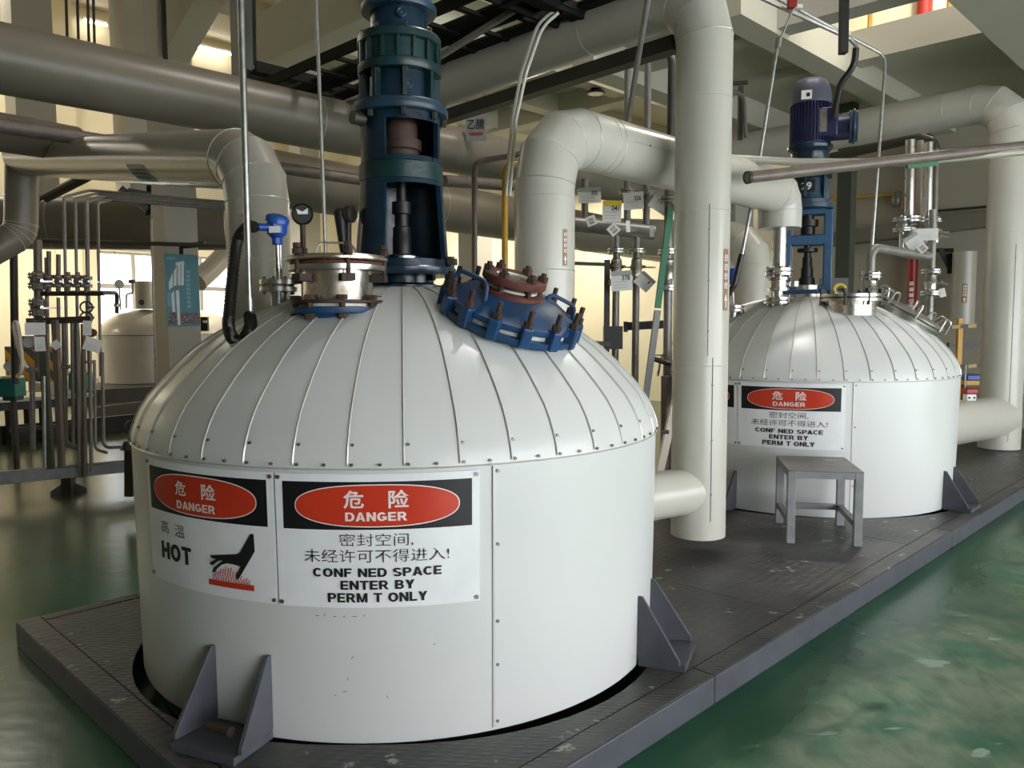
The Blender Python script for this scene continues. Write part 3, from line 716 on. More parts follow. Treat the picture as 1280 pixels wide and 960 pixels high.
def bent(pts, r, n=5):
    """polyline with rounded corners of radius r"""
    P = [V(p) for p in pts]; out = [P[0]]
    for i in range(1, len(P) - 1):
        a = (P[i - 1] - P[i]).normalized(); b = (P[i + 1] - P[i]).normalized(); ang = a.angle(b)
        d = min(r / math.tan(ang / 2), (P[i - 1] - P[i]).length * .49, (P[i + 1] - P[i]).length * .49); rr = d * math.tan(ang / 2)
        p0 = P[i] + a * d; p1 = P[i] + b * d; c = P[i] + (a + b).normalized() * (rr / math.sin(ang / 2))
        u = (p0 - c); w = (p1 - c)
        tot = u.angle(w)
        ax = u.cross(w).normalized()
        for k in range(n + 1): out.append(c + Matrix.Rotation(tot * k / n, 3, ax) @ u)
    out.append(P[-1]); return out

# --- agitator drive of the near tank
def lc(r, z): return (r, z)
d1 = thing('agitator_drive', 'tall dark blue agitator drive standing on top of the near tank', 'machine', T1 + UP * 1.72)
C1 = T1
def L1(prof, n=56, caps=True): return MB().lathe(prof, C1, n=n, caps=caps)
L1([(.215, 1.728), (.215, 1.752), (.17, 1.756), (.15, 1.765), (.15, 1.80)]).build('base_ring', 'blue', d1)
bp_ = L1([(.205, 1.797), (.255, 1.80), (.258, 1.805), (.258, 1.832), (.252, 1.838), (.20, 1.84)])
bp_.build('base_flange', 'blue', d1)
# housing: a tapering casting with two openings towards the viewer, so the shaft shows
def housing():
    mb = MB(); n = 72; zs = [1.838, 1.872, 1.885, 1.90, 2.0, 2.1, 2.2, 2.215, 2.24, 2.315, 2.34, 2.355, 2.40, 2.50, 2.52, 2.545]
    def rr(z): return .222 - .035 * min(1, (z - 1.838) / .5)
    w0, w1 = math.radians(-13), math.radians(76)
    def hole(th, z):
        def inwin(a, b, rad):
            if not (a < z < b): return False
            k = 0
            return w0 < th < w1
        return inwin(1.872, 2.22, 0) or inwin(2.335, 2.52, 0)
    rings = []
    for side in (0, 1):
        L = []
        for z in zs: L.append([mb.b.verts.new(C1 + rim(-PI + 2 * PI * i / n, rr(z) - (.022 if side else 0), z)) for i in range(n)])
        rings.append(L)
    def is_hole(i, k):
        if not (0 <= k < len(zs) - 1): return False
        return hole(-PI + 2 * PI * (i % n + .5) / n, (zs[k] + zs[k + 1]) / 2)
    for k in range(len(zs) - 1):
        for i in range(n):
            j = (i + 1) % n
            if is_hole(i, k): continue
            o_, q = rings
            mb.face([o_[k][i], o_[k][j], o_[k + 1][j], o_[k + 1][i]]); mb.face([q[k][i], q[k + 1][i], q[k + 1][j], q[k][j]])
            if is_hole(i + 1, k): mb.face([o_[k][j], q[k][j], q[k + 1][j], o_[k + 1][j]])
            if is_hole(i - 1, k): mb.face([o_[k][i], o_[k + 1][i], q[k + 1][i], q[k][i]])
            if is_hole(i, k + 1): mb.face([o_[k + 1][i], o_[k + 1][j], q[k + 1][j], q[k + 1][i]])
            if is_hole(i, k - 1): mb.face([o_[k][i], q[k][i], q[k][j], o_[k][j]])
    return mb
housing().build('housing', 'blue', d1)
L1([(.19, 1.842), (.19, 1.846)]).build('housing_floor', 'dark', d1)
L1([(.165, 2.243), (.165, 2.318)]).build('middle_plate', 'dark', d1)
# openings framed by a raised lip, and the lip of the middle ring
L1([(.188, 2.232), (.198, 2.238), (.198, 2.312), (.188, 2.32)], caps=False).build('middle_ring', 'teal', d1)
sh = MB().lathe([(.085, 1.846), (.085, 1.872), (.065, 1.88), (.065, 1.90), (.045, 1.905), (.045, 1.985), (.043, 1.99), (.043, 2.03), (.034, 2.035), (.034, 2.09), (.046, 2.095), (.046, 2.15), (.024, 2.155), (.024, 2.24)], C1, n=28).build('shaft_seal', 'black', d1)
MB().lathe([(.07, 1.872), (.085, 1.874), (.085, 1.892), (.07, 1.894)], C1, n=36).build('seal_ring', 'steel', d1)
MB().lathe([(.095, 2.318), (.095, 2.35), (.085, 2.36), (.085, 2.385), (.098, 2.39), (.098, 2.435), (.08, 2.44), (.08, 2.50), (.07, 2.54)], C1, n=36).build('coupling', 'rust', d1)
L1([(.19, 2.500), (.19, 2.538)], caps=False).build('neck_ring', 'blue', d1)
L1([(.18, 2.540), (.222, 2.542), (.226, 2.548), (.226, 2.57), (.219, 2.573), (.219, 2.588), (.213, 2.594), (.16, 2.596)]).build('mounting_flange', 'blue3', d1)
L1([(.155, 2.596), (.150, 2.73)]).build('lower_gear_case', 'blue', d1)
for i in range(8):
    a = 2 * PI * i / 8 + .25; d = rim(a, 1, 0); e = V((math.cos(a), math.sin(a), 0))
    MB().box(C1 + rim(a, .165, 2.662), (.022, .05, .135), (e, d, UP)).build('rib', 'teal', d1, smooth=False, bevel=.003)
mb = L1([(.16, 2.728), (.192, 2.73), (.195, 2.735), (.195, 2.768), (.19, 2.773), (.178, 2.776), (.178, 2.86), (.19, 2.863), (.195, 2.868), (.195, 2.898), (.19, 2.905), (.14, 2.912)])
mb.build('ring_gear_case', 'teal', d1)
for i in range(16):
    a = 2 * PI * i / 16 + .1; d = rim(a, 1, 0); e = V((math.cos(a), math.sin(a), 0))
    MB().box(C1 + rim(a, .183, 2.818), (.016, .02, .09), (e, d, UP)).build('case_rib', 'teal', d1, smooth=False, bevel=.002)
mb = MB(); bolts(mb, C1 + UP * 2.905, UP, .172, 8, .010, 0, .022, .3); bolts(mb, C1 + UP * 2.728, UP, .172, 8, .010, -.02, 0, .3); bolts(mb, C1 + UP * 2.54, UP, .205, 8, .014, -.03, 0, .2)
mb.build('case_bolt', 'dark', d1)['kind'] = 'stuff'
L1([(.135, 2.912), (.132, 3.015)]).build('upper_gear_case', 'blue', d1)
L1([(.13, 3.012), (.172, 3.015), (.176, 3.022), (.176, 3.045), (.165, 3.06), (.14, 3.066)]).build('motor_flange', 'blue3', d1)
for (z, th, R_) in ((2.975, .08, .137), (2.655, .22, .160)):
    a = th + .13; d = rim(a, 1, 0)
    MB().cyl(C1 + rim(a, R_ - .01, z), C1 + rim(a, R_ + .012, z), .021, n=20).torus(C1 + rim(a, R_ + .012, z), d, .018, .005, n=20).cyl(C1 + rim(a, R_ + .01, z), C1 + rim(a, R_ + .018, z), .011, n=12).build('oil_sight', 'blue3', d1)
mb = L1([(.14, 3.066), (.145, 3.07), (.145, 3.55), (.13, 3.58), (.10, 3.60)]); mb.build('motor_body', 'rust', d1)
for i in range(28):
    a = 2 * PI * i / 28; d = rim(a, 1, 0); e = V((math.cos(a), math.sin(a), 0))
    MB().box(C1 + rim(a, .152, 3.31), (.006, .022, .42), (e, d, UP)).build('cooling_fin', 'rust', d1, smooth=False)
mb = MB(); mb.tube(bent([C1 + rim(-1.2, .14, 3.09), C1 + rim(-1.2, .30, 3.09), C1 + rim(-1.2, .31, 3.085)], .02), .02, n=10).ball(C1 + rim(-1.2, .33, 3.085), .035); mb.build('cable_gland', 'black', d1)
MB().cyl(C1 + rim(-.85, .20, 2.505), C1 + rim(-.85, .26, 2.505), .03, n=12).build('lifting_lug', 'dark', d1)
# flange bolts that stick out to the right
for th, z0, z1, r in ((82, 1.77, 1.89, .016), (40, 1.778, 1.81, .012), (-20, 1.79, 1.86, .012), (-50, 1.79, 1.87, .012)):
    a = math.radians(th); p = C1 + rim(a, .238, 0)
    MB().cyl(p + UP * z0, p + UP * z1, r, n=8).hexa(p + UP * (z1 - .04), UP, r * 1.9, .03).hexa(p + UP * 1.772, UP, r * 1.9, .025).build('flange_bolt', 'dark', d1)

# --- stainless charging port with hinged lid
cm = V((-.715, 3.31, 0)); zb = 1.60
p1 = thing('charging_port', 'stained stainless charging port with a round lid on the near tank', 'hatch', cm + UP * zb)
def LM(prof, n=48, caps=True): return MB().lathe(prof, cm, n=n, caps=caps)
LM([(.155, 1.53), (.155, 1.612), (.19, 1.616), (.193, 1.622), (.193, 1.638), (.15, 1.642)]).build('nozzle', 'way_blue', p1)
LM([(.15, 1.643), (.15, 1.655)]).build('gasket', 'ptfe', p1)
LM([(.148, 1.655), (.192, 1.657), (.192, 1.668), (.148, 1.67)]).build('lower_flange', 'rust', p1)
LM([(.142, 1.668), (.142, 1.79), (.148, 1.792)]).build('neck', 'dirty_steel', p1)
LM([(.145, 1.786), (.197, 1.788), (.199, 1.80), (.199, 1.808), (.15, 1.812)]).build('upper_flange', 'steel', p1)
LM([(.188, 1.812), (.190, 1.82), (.150, 1.824)]).build('lid_gasket', 'rust_red', p1)
LM([(.195, 1.824), (.206, 1.830), (.206, 1.838), (.195, 1.848), (.17, 1.846), (.12, 1.852), (0, 1.858)]).build('lid', 'dirty_steel', p1)
mb = MB(); h0 = cm + V((-.095, -.02, 1.85)); h1 = cm + V((.085, .01, 1.85))
mb.tube(bent([h0, h0 + V((.03, 0, .055)), h1 + V((-.03, 0, .055)), h1], .03), .0045, n=8).build('lid_handle', 'steel', p1)
for a in (-1.95, -.72, .42, 1.5):
    d = rim(a, 1, 0); p = cm + rim(a, .182, 0); e = V((math.cos(a), math.sin(a), 0))
    mb = MB().cyl(p + UP * 1.75 + d * .012, p + UP * 1.885 + d * .012, .010, n=8).hexa(p + UP * 1.848 + d * .012, UP, .02, .022).hexa(p + UP * 1.872 + d * .012, UP, .016, .02)
    mb.box(p + UP * 1.757 - d * .01, (.055, .06, .03), (e, d, UP)); mb.build('swing_bolt', 'rust', p1, bevel=.002)
for i in range(8):
    a = 2 * PI * i / 8 + .30; p = cm + rim(a, .172, 0)
    MB().cyl(p + UP * 1.60, p + UP * 1.685, .012, n=8).hexa(p + UP * 1.670, UP, .022, .018).hexa(p + UP * 1.592, UP, .022, .022).build('flange_bolt', 'rust', p1)

# --- blue manway, tilted with the dome, with a red sight glass on it
th = math.radians(46); cr = .735; nz = V((math.sin(th) * .42, -math.cos(th) * .42, 1)).normalized()
cw = C1 + rim(th - .035, cr, 1.588)
w1 = thing('manway', 'round blue bolted manway cover on the shoulder of the near tank', 'hatch', cw)
def LW(prof, n=56, caps=True): return MB().lathe(prof, cw, nz, n=n, caps=caps)
LW([(.24, -.07), (.24, -.012), (.29, -.012), (.292, -.006), (.292, .012), (.24, .014)]).build('nozzle_flange', 'way_blue', w1)
LW([(.262, .013), (.262, .034), (.2, .036)]).build('gasket', 'ptfe', w1)
LW([(.275, .034), (.278, .038), (.278, .056), (.262, .062), (.23, .085), (.18, .112), (.13, .125)]).build('cover', 'way_blue', w1)
xw, yw, zw = basis(nz)
for i in range(14):
    a = 2 * PI * i / 14 + .12; d = xw * math.cos(a) + yw * math.sin(a); p = cw + d * .281; e = zw.cross(d)
    ck = MB(); ck.box(p + zw * .026, (.045, .05, .082), (e, d, zw)); k_ = ck.build('clamp', 'way_blue', w1, smooth=False, bevel=.008)
    MB().cyl(p + zw * .05, p + zw * .135, .0105, n=8).hexa(p + zw * .068, zw, .019, .022).build('clamp_bolt', 'rust', k_)
a = math.radians(-147)
hp_ = cw + (xw * math.cos(a) + yw * math.sin(a)) * .20
def wp(u, v, h): return cw + xw * u + yw * v + zw * h
# two lifting handles standing on the cover
vdir = (EYE - cw); vdir = (vdir - zw * vdir.dot(zw)).normalized(); sdir = zw.cross(vdir)
def ws(s_, f_, h): return cw + sdir * s_ + vdir * f_ + zw * h
mb = MB().tube(bent([ws(-.24, .10, .05), ws(-.255, .085, .165), ws(-.12, .165, .165), ws(-.105, .18, .05)], .03), .009, n=8); mb.build('lifting_handle', 'way_blue', w1)
mb = MB().tube(bent([ws(.12, -.02, .10), ws(.135, -.03, .15), ws(.25, -.06, .12), ws(.255, -.05, .04)], .03), .009, n=8); mb.build('lifting_handle', 'way_blue', w1)
# sight glass
cs = cw + zw * .100 + vdir * .025 - sdir * .02
sgz = (zw * .85 + UP * .15).normalized()
sg = thing('sight_glass', 'red oxide round sight glass on top of the blue manway', 'sight glass', cs)
def LS(prof, n=40, caps=True): return MB().lathe(prof, cs, sgz, n=n, caps=caps)
LS([(.07, .0), (.13, .004), (.133, .01), (.133, .03), (.10, .034)]).build('lower_ring', 'rust_red', sg)
LS([(.098, .034), (.098, .058)]).build('glass', 'olive_glass', sg)
LS([(.104, .036), (.104, .044)], caps=True).build('gasket', 'ptfe', sg)
LS([(.085, .058), (.130, .06), (.133, .066), (.133, .088), (.128, .092), (.082, .092), (.080, .07)], caps=False).build('upper_ring', 'rust_red', sg)
LS([(.081, .070), (.081, .080)]).build('glass', 'olive_glass', sg)
mb = MB(); mb.torus(cs + sgz * .083, sgz, .079, .004, n=40); mb.build('gasket', 'ptfe', sg)
xs_, ys_, zs_ = basis(sgz)
for i in range(6):
    a = 2 * PI * i / 6 + .35; p = cs + (xs_ * math.cos(a) + ys_ * math.sin(a)) * .113
    MB().cyl(p + sgz * .0, p + sgz * .125, .011, n=8).hexa(p + sgz * .09, sgz, .021, .022).build('ring_bolt', 'rust', sg)

# --- thermometer well on its flange, with blue head
ct = V((-1.045, 3.60, 0)); zt = dome_z((ct - C1).length)
tw_ = thing('thermometer', 'thermometer with bright blue head on a steel flange, near tank', 'instrument', ct + UP * zt)
MB().cyl(ct + UP * (zt - .05), ct + UP * 1.725, .034, n=20).build('nozzle', 'galv', tw_)
flange_pair(tw_, ct + UP * 1.745, UP, .082, t=.02, n=8)
MB().cyl(ct + UP * 1.765, ct + UP * 1.93, .011, n=12).cyl(ct + V((.014, 0, 1.77)), ct + V((.014, 0, 1.93)), .007, n=8).build('stem', 'steel', tw_)
hd = V((.25, -.15, 1)).normalized(); ch = ct + V((0, 0, 1.925))
mb = MB().lathe([(.018, 0), (.024, .004), (.024, .03), (.045, .05), (.048, .095), (.044, .10)], ch, UP, n=8); mb.build('head', 'bright_blue', tw_)
MB().lathe([(.044, 0), (.052, .003), (.052, .022), (.044, .034), (.02, .042)], ch + UP * .096, hd, n=24).build('cap', 'bright_blue', tw_)
MB().cyl(ch + V((-.02, -.02, .075)), ch + V((-.085, -.05, .075)), .017, n=12).build('cable_gland', 'bright_blue', tw_)
MB().box(ch + V((.004, -.0465, .064)), (.05, .003, .028)).build('name_plate', 'tag', tw_)

# --- conduit pole with the black corrugated hose that feeds it
pb_ = at(312, 385, 3.30); pt_ = pb_ + V((0, 0, 2.3))
cp = thing('conduit_pole', 'galvanised conduit pole rising left of the near tank drive', 'conduit', pb_)
MB().cyl(pb_, pt_, .0135, n=14).build('tube', 'galv', cp)
MB().cyl(pb_ + UP * .04, pb_ - UP * .03, .02, n=12).build('coupling', 'galv', cp)
gl_ = ch + V((-.085, -.05, .075))
hpts = spline([gl_, at(309, 284, 3.44), at(297, 300, 3.42), at(292, 335, 3.38), at(287, 385, 3.30), at(286, 410, 3.25), at(293, 425, 3.2), at(305, 423, 3.2), at(313, 408, 3.24), pb_ + V((0, 0, -.028))])
mb = MB(); fine = []
for a_, b_ in zip(hpts, hpts[1:]):
    k = max(2, int((b_ - a_).length / .008))
    for i in range(k): fine.append(a_.lerp(b_, i / k))
fine.append(hpts[-1]); mb.tube(fine, [.0215 + .0045 * (i % 2) for i in range(len(fine))], n=12)
o = mb.build('corrugated_hose', 'rubber', ang=80); tag(o, 'black corrugated hose curling from the blue thermometer head to the conduit pole', 'hose')

# --- pressure gauge and level transmitter behind the charging port
pg = at(379, 312, 3.72); zg = dome_z(min(1.2, (V((pg.x, pg.y, 0)) - C1).length))
gb = V((pg.x, pg.y, zg))
g1 = thing('pressure_gauge', 'black round pressure gauge with a torn paper label, near tank', 'gauge', gb)
zc = at(379, 268, 3.72).z
MB().cyl(gb - UP * .04, V((pg.x, pg.y, zc - .04)), .013, n=10).cyl(gb + UP * .10, gb + UP * .14, .022, n=8).cyl(gb + UP * .19, gb + UP * .22, .02, n=6).build('stem', 'rust', g1)
gd = (EYE - V((pg.x, pg.y, zc))); gd.z = 0; gd.normalize(); gc = V((pg.x, pg.y, zc))
MB().lathe([(.046, -.02), (.049, -.015), (.049, .012), (.045, .016), (.041, .012), (0, .012)], gc, gd, n=32).build('dial_case', 'black', g1)
gx, gy, gz = basis(gd)
mb = MB(); q = gc + gd * .0185; mb.prism([q + gx * u * .001 + UP * v * .001 for u, v in ((-27, 22), (0, 10), (25, 27), (25, 0), (-20, -2))], gd * .001); mb.build('paper_label', 'tag', g1, smooth=False)
lg = at(434, 312, 3.75); lb = V((lg.x, lg.y, dome_z((V((lg.x, lg.y, 0)) - C1).length))); zc = at(434, 268, 3.75).z
g2 = thing('level_transmitter', 'black level transmitter on a short stem beside the blue drive', 'instrument', lb)
MB().cyl(lb - UP * .04, V((lg.x + .01, lg.y, zc - .03)), .013, n=10).cyl(lb + UP * .10, lb + UP * .17, .019, n=10).build('stem', 'dark', g2)
MB().lathe([(.0, -.05), (.028, -.048), (.032, -.04), (.032, .0), (.040, .005), (.040, .03), (.03, .035)], V((lg.x, lg.y, zc)), V((.96, -.28, .02)), n=24).build('housing', 'dark', g2)
MB().cyl(V((lg.x - .03, lg.y, zc + .01)), lb + V((-.005, -.02, .08)), .03, .012, n=14).build('cable_boot', 'black', g2)
# thin conduit dropping onto the lid
q = at(407, 318, 3.36); o = MB().tube([q + UP * -.01, at(404, 230, 3.38), at(394, -30, 3.42), at(392, -90, 3.42)], .0075, n=10).build('thin_conduit', 'galv'); tag(o, 'thin steel conduit hanging down onto the lid of the charging port', 'conduit')

# ================================================================== LARGE CLAD PIPES
def clad_pipe(name, label, pts, r, m='clad', er=None, bands=(), n=36, cat='pipe', en=3, seam=True, group=None):
    """insulated pipe: corners made of mitred segments, lap bands over the joints"""
    P = bent(pts, er or r * 1.5, n=en); root = thing(name, label, cat, P[0] if P[0].z <= P[-1].z else P[-1], group)
    MB().tube(P, r, n=n).build('cladding', m, root, ang=14)
    # bands at every mitre and where asked
    for i in range(1, len(P) - 1):
        t = ((P[i] - P[i - 1]).normalized() + (P[i + 1] - P[i]).normalized()).normalized()
        k = 1 / max(.5, (P[i] - P[i - 1]).normalized().dot(t))
        x, y, z = basis(t); ax = (P[i + 1] - P[i]).normalized().cross((P[i] - P[i - 1]).normalized())
        MB().torus(P[i], t, r + .001, .0035, n=n, m=6).build('joint_bead', 'seam', root)
    for (p, q, f) in bands:
        a, b = V(pts[p]), V(pts[q]); c = a.lerp(b, f); d = (b - a).normalized()
        MB().torus(c, d, r + .0005, .0026, n=n, m=6).build('lap_joint', 'seam', root)
    return root
def strip_on(root, a, b, r, side, w=.006, m='seam'):
    """longitudinal lap seam with its screws"""
    a, b, side = V(a), V(b), V(side); t = (b - a).normalized(); s_ = (side - t * side.dot(t)).normalized()
    MB().bar(a + s_ * (r + .0005), b + s_ * (r + .0005), w, .004, up=s_).build('lap_seam', m, root)
    L = (b - a).length
    for k in range(max(2, int(L / .28))):
        p = a + t * (L * (k + .5) / max(2, int(L / .28))) + s_ * (r + .002)
        MB().cyl(p - s_ * .002, p + s_ * .005, .006, n=8).build('lap_screw', 'screw', root)
def flow_label(root, c, axis, r, view, length, width, m='label_brown', arrow=True):
    """painted flow strip that follows the curve of the pipe, arrow and marks in white"""
    c, axis = V(c), V(axis).normalized(); x = (V(view) - axis * V(view).dot(axis)).normalized(); y = axis.cross(x)
    def f(u, v, o=.002): a = u / r; return c + (x * math.cos(a) + y * math.sin(a)) * (r + o) + axis * v
    mb = MB(); n = 5
    A = [(mb.b.verts.new(f(-width / 2 + width * i / n, -length / 2)), mb.b.verts.new(f(-width / 2 + width * i / n, length / 2))) for i in range(n + 1)]
    for i in range(n): mb.face([A[i][0], A[i + 1][0], A[i + 1][1], A[i][1]])
    lb = mb.build('flow_label', m, root, smooth=False)
    mb = MB(); w = width * .3; h = length
    def q(pts): mb.face([mb.b.verts.new(f(u, v, .0035)) for u, v in pts])
    if arrow:
        q([(-w, -h * .34), (w, -h * .34), (0, -h * .22)]); q([(-w * .3, -h * .46), (w * .3, -h * .46), (w * .3, -h * .34), (-w * .3, -h * .34)])
    rr = random.Random(3)
    for k in range(4):
        v0 = -h * .14 + k * h * .15
        for (u0, u1, dv0, dv1) in ((-w, w, .0, .012), (-w, -w * .6, 0, .08), (w * .5, w, .02, .09), (-w * .5, w * .4, .05, .062), (-w, w, .085, .095)):
            q([(u0, v0 + dv0 * h), (u1, v0 + dv0 * h), (u1, v0 + dv1 * h), (u0, v0 + dv1 * h)])
    mb.build('flow_mark', 'sign_white', lb, smooth=False)

# vapour pipe that rises behind the near tank and runs over to the further tank
rv = .172
va = at(681, 480, 4.60); va.z = 1.30
vt = at(681, 190, 4.60); zr = at(800, 197, 5.22).z
ve = at(975, 262, 6.66)
zr = 2.66
vb = V((va.x, va.y, zr)); vc = V((ve.x, ve.y, zr - .02)); vd = V((ve.x, ve.y, 2.345))
dv = (vc - vb).normalized()
vp = clad_pipe('vapour_pipe', 'thick white vapour pipe arching from the near tank over to the further tank', [va, vb, vc, vd], rv, 'white_pipe', er=.30, bands=((0, 1, .42), (0, 1, .72), (1, 2, .17), (1, 2, .19)))
sd = EYE - (vb + vc) / 2
strip_on(vp, vb + dv * .62, vb + dv * 1.6, rv, V((sd.x, sd.y, .25)))
flow_label(vp, V((va.x, va.y, at(714, 310, 4.5).z)), UP, rv, V((.62, -.78, 0)), .20, .03)

# pipe that comes down beside the near tank, from the header over the hall
rp = .170
pc = at(876, 400, 5.0); pz = at(875, 672, 4.9).z
pbm = V((pc.x, pc.y, .232)); ptop = V((pc.x, pc.y, 3.60))
far = ptop + E2 * 4.0 + UP * -.12
dn = clad_pipe('down_pipe', 'thick white pipe standing between the two tanks', [pbm, ptop, far], rp, 'white_pipe', er=.30, bands=((0, 1, .32), (0, 1, .60), (0, 1, .80), (1, 2, .22)))
va_ = V((-.12, -1, 0))
strip_on(dn, pbm + UP * .12, pbm + UP * 1.13, rp, V((.22, -1, 0)), m='seam_dark', w=.004)
strip_on(dn, pbm + UP * 1.14, pbm + UP * 2.05, rp, V((.02, -1, 0)), m='seam_dark', w=.004)
flow_label(dn, V((pc.x, pc.y, at(903, 350, 4.9).z)), UP, rp, V((.70, -.72, 0)), .37, .05)
sa = at(842, 615, 4.9); st0 = V((.58, 4.36, sa.z)); st1 = V((pc.x, pc.y, sa.z))
st_d = V((pc.x - C1.x, pc.y - C1.y, 0)).normalized(); st0 = V((C1.x, C1.y, sa.z)) + st_d * 1.15
MB().cyl(st0, st1, .145, n=36).build('side_branch', 'white_pipe', dn)

# the same beside the further tank
r2p = .215
qc = at(1255, 400, 9.1); qb = V((qc.x, qc.y, DZ + .01)); qt = V((qc.x, qc.y, 4.06)); qf = qt + E2 * 5.6 + UP * -.12
dn2 = clad_pipe('down_pipe', 'thick white pipe standing behind the further tank at the end of the platform', [qb, qt, qf], r2p, 'white_pipe', er=.36, bands=((0, 1, .34), (0, 1, .62), (1, 2, .12)))
strip_on(dn2, qb + UP * .1, qb + UP * 2.3, r2p, V((-.15, -1, 0)), m='seam_dark', w=.005)
sz = at(1220, 522, 9.0).z
s2 = V((qc.x - T2.x, qc.y - T2.y, 0)).normalized(); MB().cyl(V((T2.x, T2.y, sz)) + s2 * 1.15, V((qc.x, qc.y, sz)), .235, n=36).build('side_branch', 'white_pipe', dn2)
# red valve head on that branch
rv_ = at(1212, 493, 8.0)
t = thing('valve_actuator', 'small red and white actuator on the branch beyond the further tank', 'valve', rv_ - UP * .06)
MB().box(rv_ - UP * .03, (.10, .08, .07)).build('body', 'tag', t, bevel=.01); MB().box(rv_ + UP * .035, (.13, .10, .06)).build('cap', 'red', t, bevel=.015)
MB().cyl(rv_ + V((-.05, 0, .06)), rv_ + V((-.05, 0, .30)), .008, n=8).build('rod', 'galv', t)
for dx in (-.025, .025): MB().cyl(rv_ + V((dx, -.045, -.03)), rv_ + V((dx, -.035, -.03)), .011, n=8).build('port', 'ink', t)

# header across the hall
hm = at(480, 168, 7.5); hm.z = 3.30
ha, hb_ = hm - E1 * 7.5, hm + E1 * 6.0
hd_ = clad_pipe('header_pipe', 'very thick grey header pipe crossing above and behind the near tank', [ha, hb_], .225, 'clad_shaded', bands=((0, 1, .12), (0, 1, .30), (0, 1, .5), (0, 1, .7)))
# thinner pipe tucked under the header
u0 = at(-60, 148, 5.7); u1 = u0 + E1 * 4.2; u0 = u0 - E1 * 3.0
o = MB().tube([u0, u1], .055, n=16).build('steel_pipe', 'pipe_brown'); tag(o, 'thin brown pipe tucked under the very thick header at the left', 'pipe')

# pipe that comes up behind the near tank and climbs away to the left
ra = .168
la = at(326, 400, 4.4); la.z = 1.38; lt = V((la.x, la.y, 2.46))
lf = at(28, 196, 7.7)
lg2 = V((lf.x - .05, lf.y, at(22, 292, 7.7).z)); lh = lg2 + (at(-70, 345, 7.2) - lg2) * 3.2
cl = clad_pipe('riser_pipe', 'thick pipe rising behind the near tank and bending away to the left', [la, lt, lf], ra, 'clad', er=.27, bands=((0, 1, .50), (0, 1, .72)))
cl2 = clad_pipe('drop_pipe', 'pipe dropping at the far left from the end of the bent riser', [lf + (lt - lf).normalized() * .12, lf + UP * -.02, lg2, lh], .145, 'clad_shaded', er=.18)
cl3 = clad_pipe('branch_pipe', 'thick grey pipe running in at the left just under the header', [at(95, 181, 6.9) + (at(-90, 150, 5.9) - at(95, 181, 6.9)) * 2.6, at(95, 181, 6.9)], .15, 'clad_shaded')
# blue plate on its side
lab = at(200, 229, 5.9)
def pipe_label(root, px, py, Y, w, h, m='poster_blue'):
    c = at(px, py, Y); ax = (lf - lt).normalized(); k = (c - lt).dot(ax); base = lt + ax * k
    vw = EYE - base; vw = (vw - ax * vw.dot(ax)).normalized(); dw = (-UP + ax * UP.dot(ax)); dw = (dw - vw * dw.dot(vw)).normalized(); rad = (vw * .82 + dw * .57).normalized(); y = ax.cross(rad)
    def f(u, v, o=.003): a = v / ra; return base + ax * u + (rad * math.cos(a) + y * math.sin(a)) * (ra + o)
    mb = MB(); n = 4
    R_ = [[mb.b.verts.new(f(s_ * w / 2 - .0 + (i / n - .5) * .05, (i / n - .5) * h)) for i in range(n + 1)] for s_ in (-1, 1)]
    for i in range(n): mb.face([R_[0][i], R_[0][i + 1], R_[1][i + 1], R_[1][i]])
    l = mb.build('blue_label', m, root, smooth=False)
    mb = MB()
    for k in range(5):
        u0 = -w * .36 + k * w * .16
        for i0, i1 in ((-.25, -.15), (.0, .1), (.2, .3)): mb.face([mb.b.verts.new(f(u, v * h, .005)) for u, v in ((u0, i0), (u0 + w * .10, i0), (u0 + w * .10, i1), (u0, i1))])
    mb.build('label_mark', 'ink', l, smooth=False)
pipe_label(cl, 201, 231, 5.35, .30, .13)

# long ducts far behind
d0, d1_ = at(-120, 277, 13.6), at(286, 281, 14.4)
clad_pipe('duct', 'large dark duct across the left of the hall, behind the thin steel pipes', [d0, d1_], .45, 'clad_shaded', bands=((0, 1, .45), (0, 1, .8)))
f0, f1 = at(340, 222, 9.6), at(1180, 300, 16.0); f1 = f0 + E1 * 8.6 + UP * -.25
clad_pipe('duct', 'large grey duct running along the hall behind both drives', [f0 - E1 * .1, f1], .33, 'clad_shaded', bands=((0, 1, .3), (0, 1, .6)))
# two clad risers of tanks behind, seen past the white pipe
k0 = at(938, 400, 9.4)
clad_pipe('riser_pipe', 'white clad pipe rising behind the further tank, right of the pipe between the tanks', [V((k0.x, k0.y, .9)), V((k0.x, k0.y, 2.5)), V((k0.x, k0.y, 2.5)) + E2 * 2.5 + UP * .3], .235, 'white_pipe', er=.3, bands=((0, 1, .5), (0, 1, .85)))
k1 = at(1203, 400, 11.9)
kk = clad_pipe('riser_pipe', 'slim white clad pipe against the end wall by the right edge', [V((k1.x, k1.y, at(1200, 405, 11.9).z)), V((k1.x, k1.y, at(1200, 315, 11.9).z))], .16, 'clad', bands=())
flow_label(kk, V((k1.x, k1.y, at(1206, 367, 11.9).z)), UP, .16, V((-.45, -1, 0)), .28, .07)

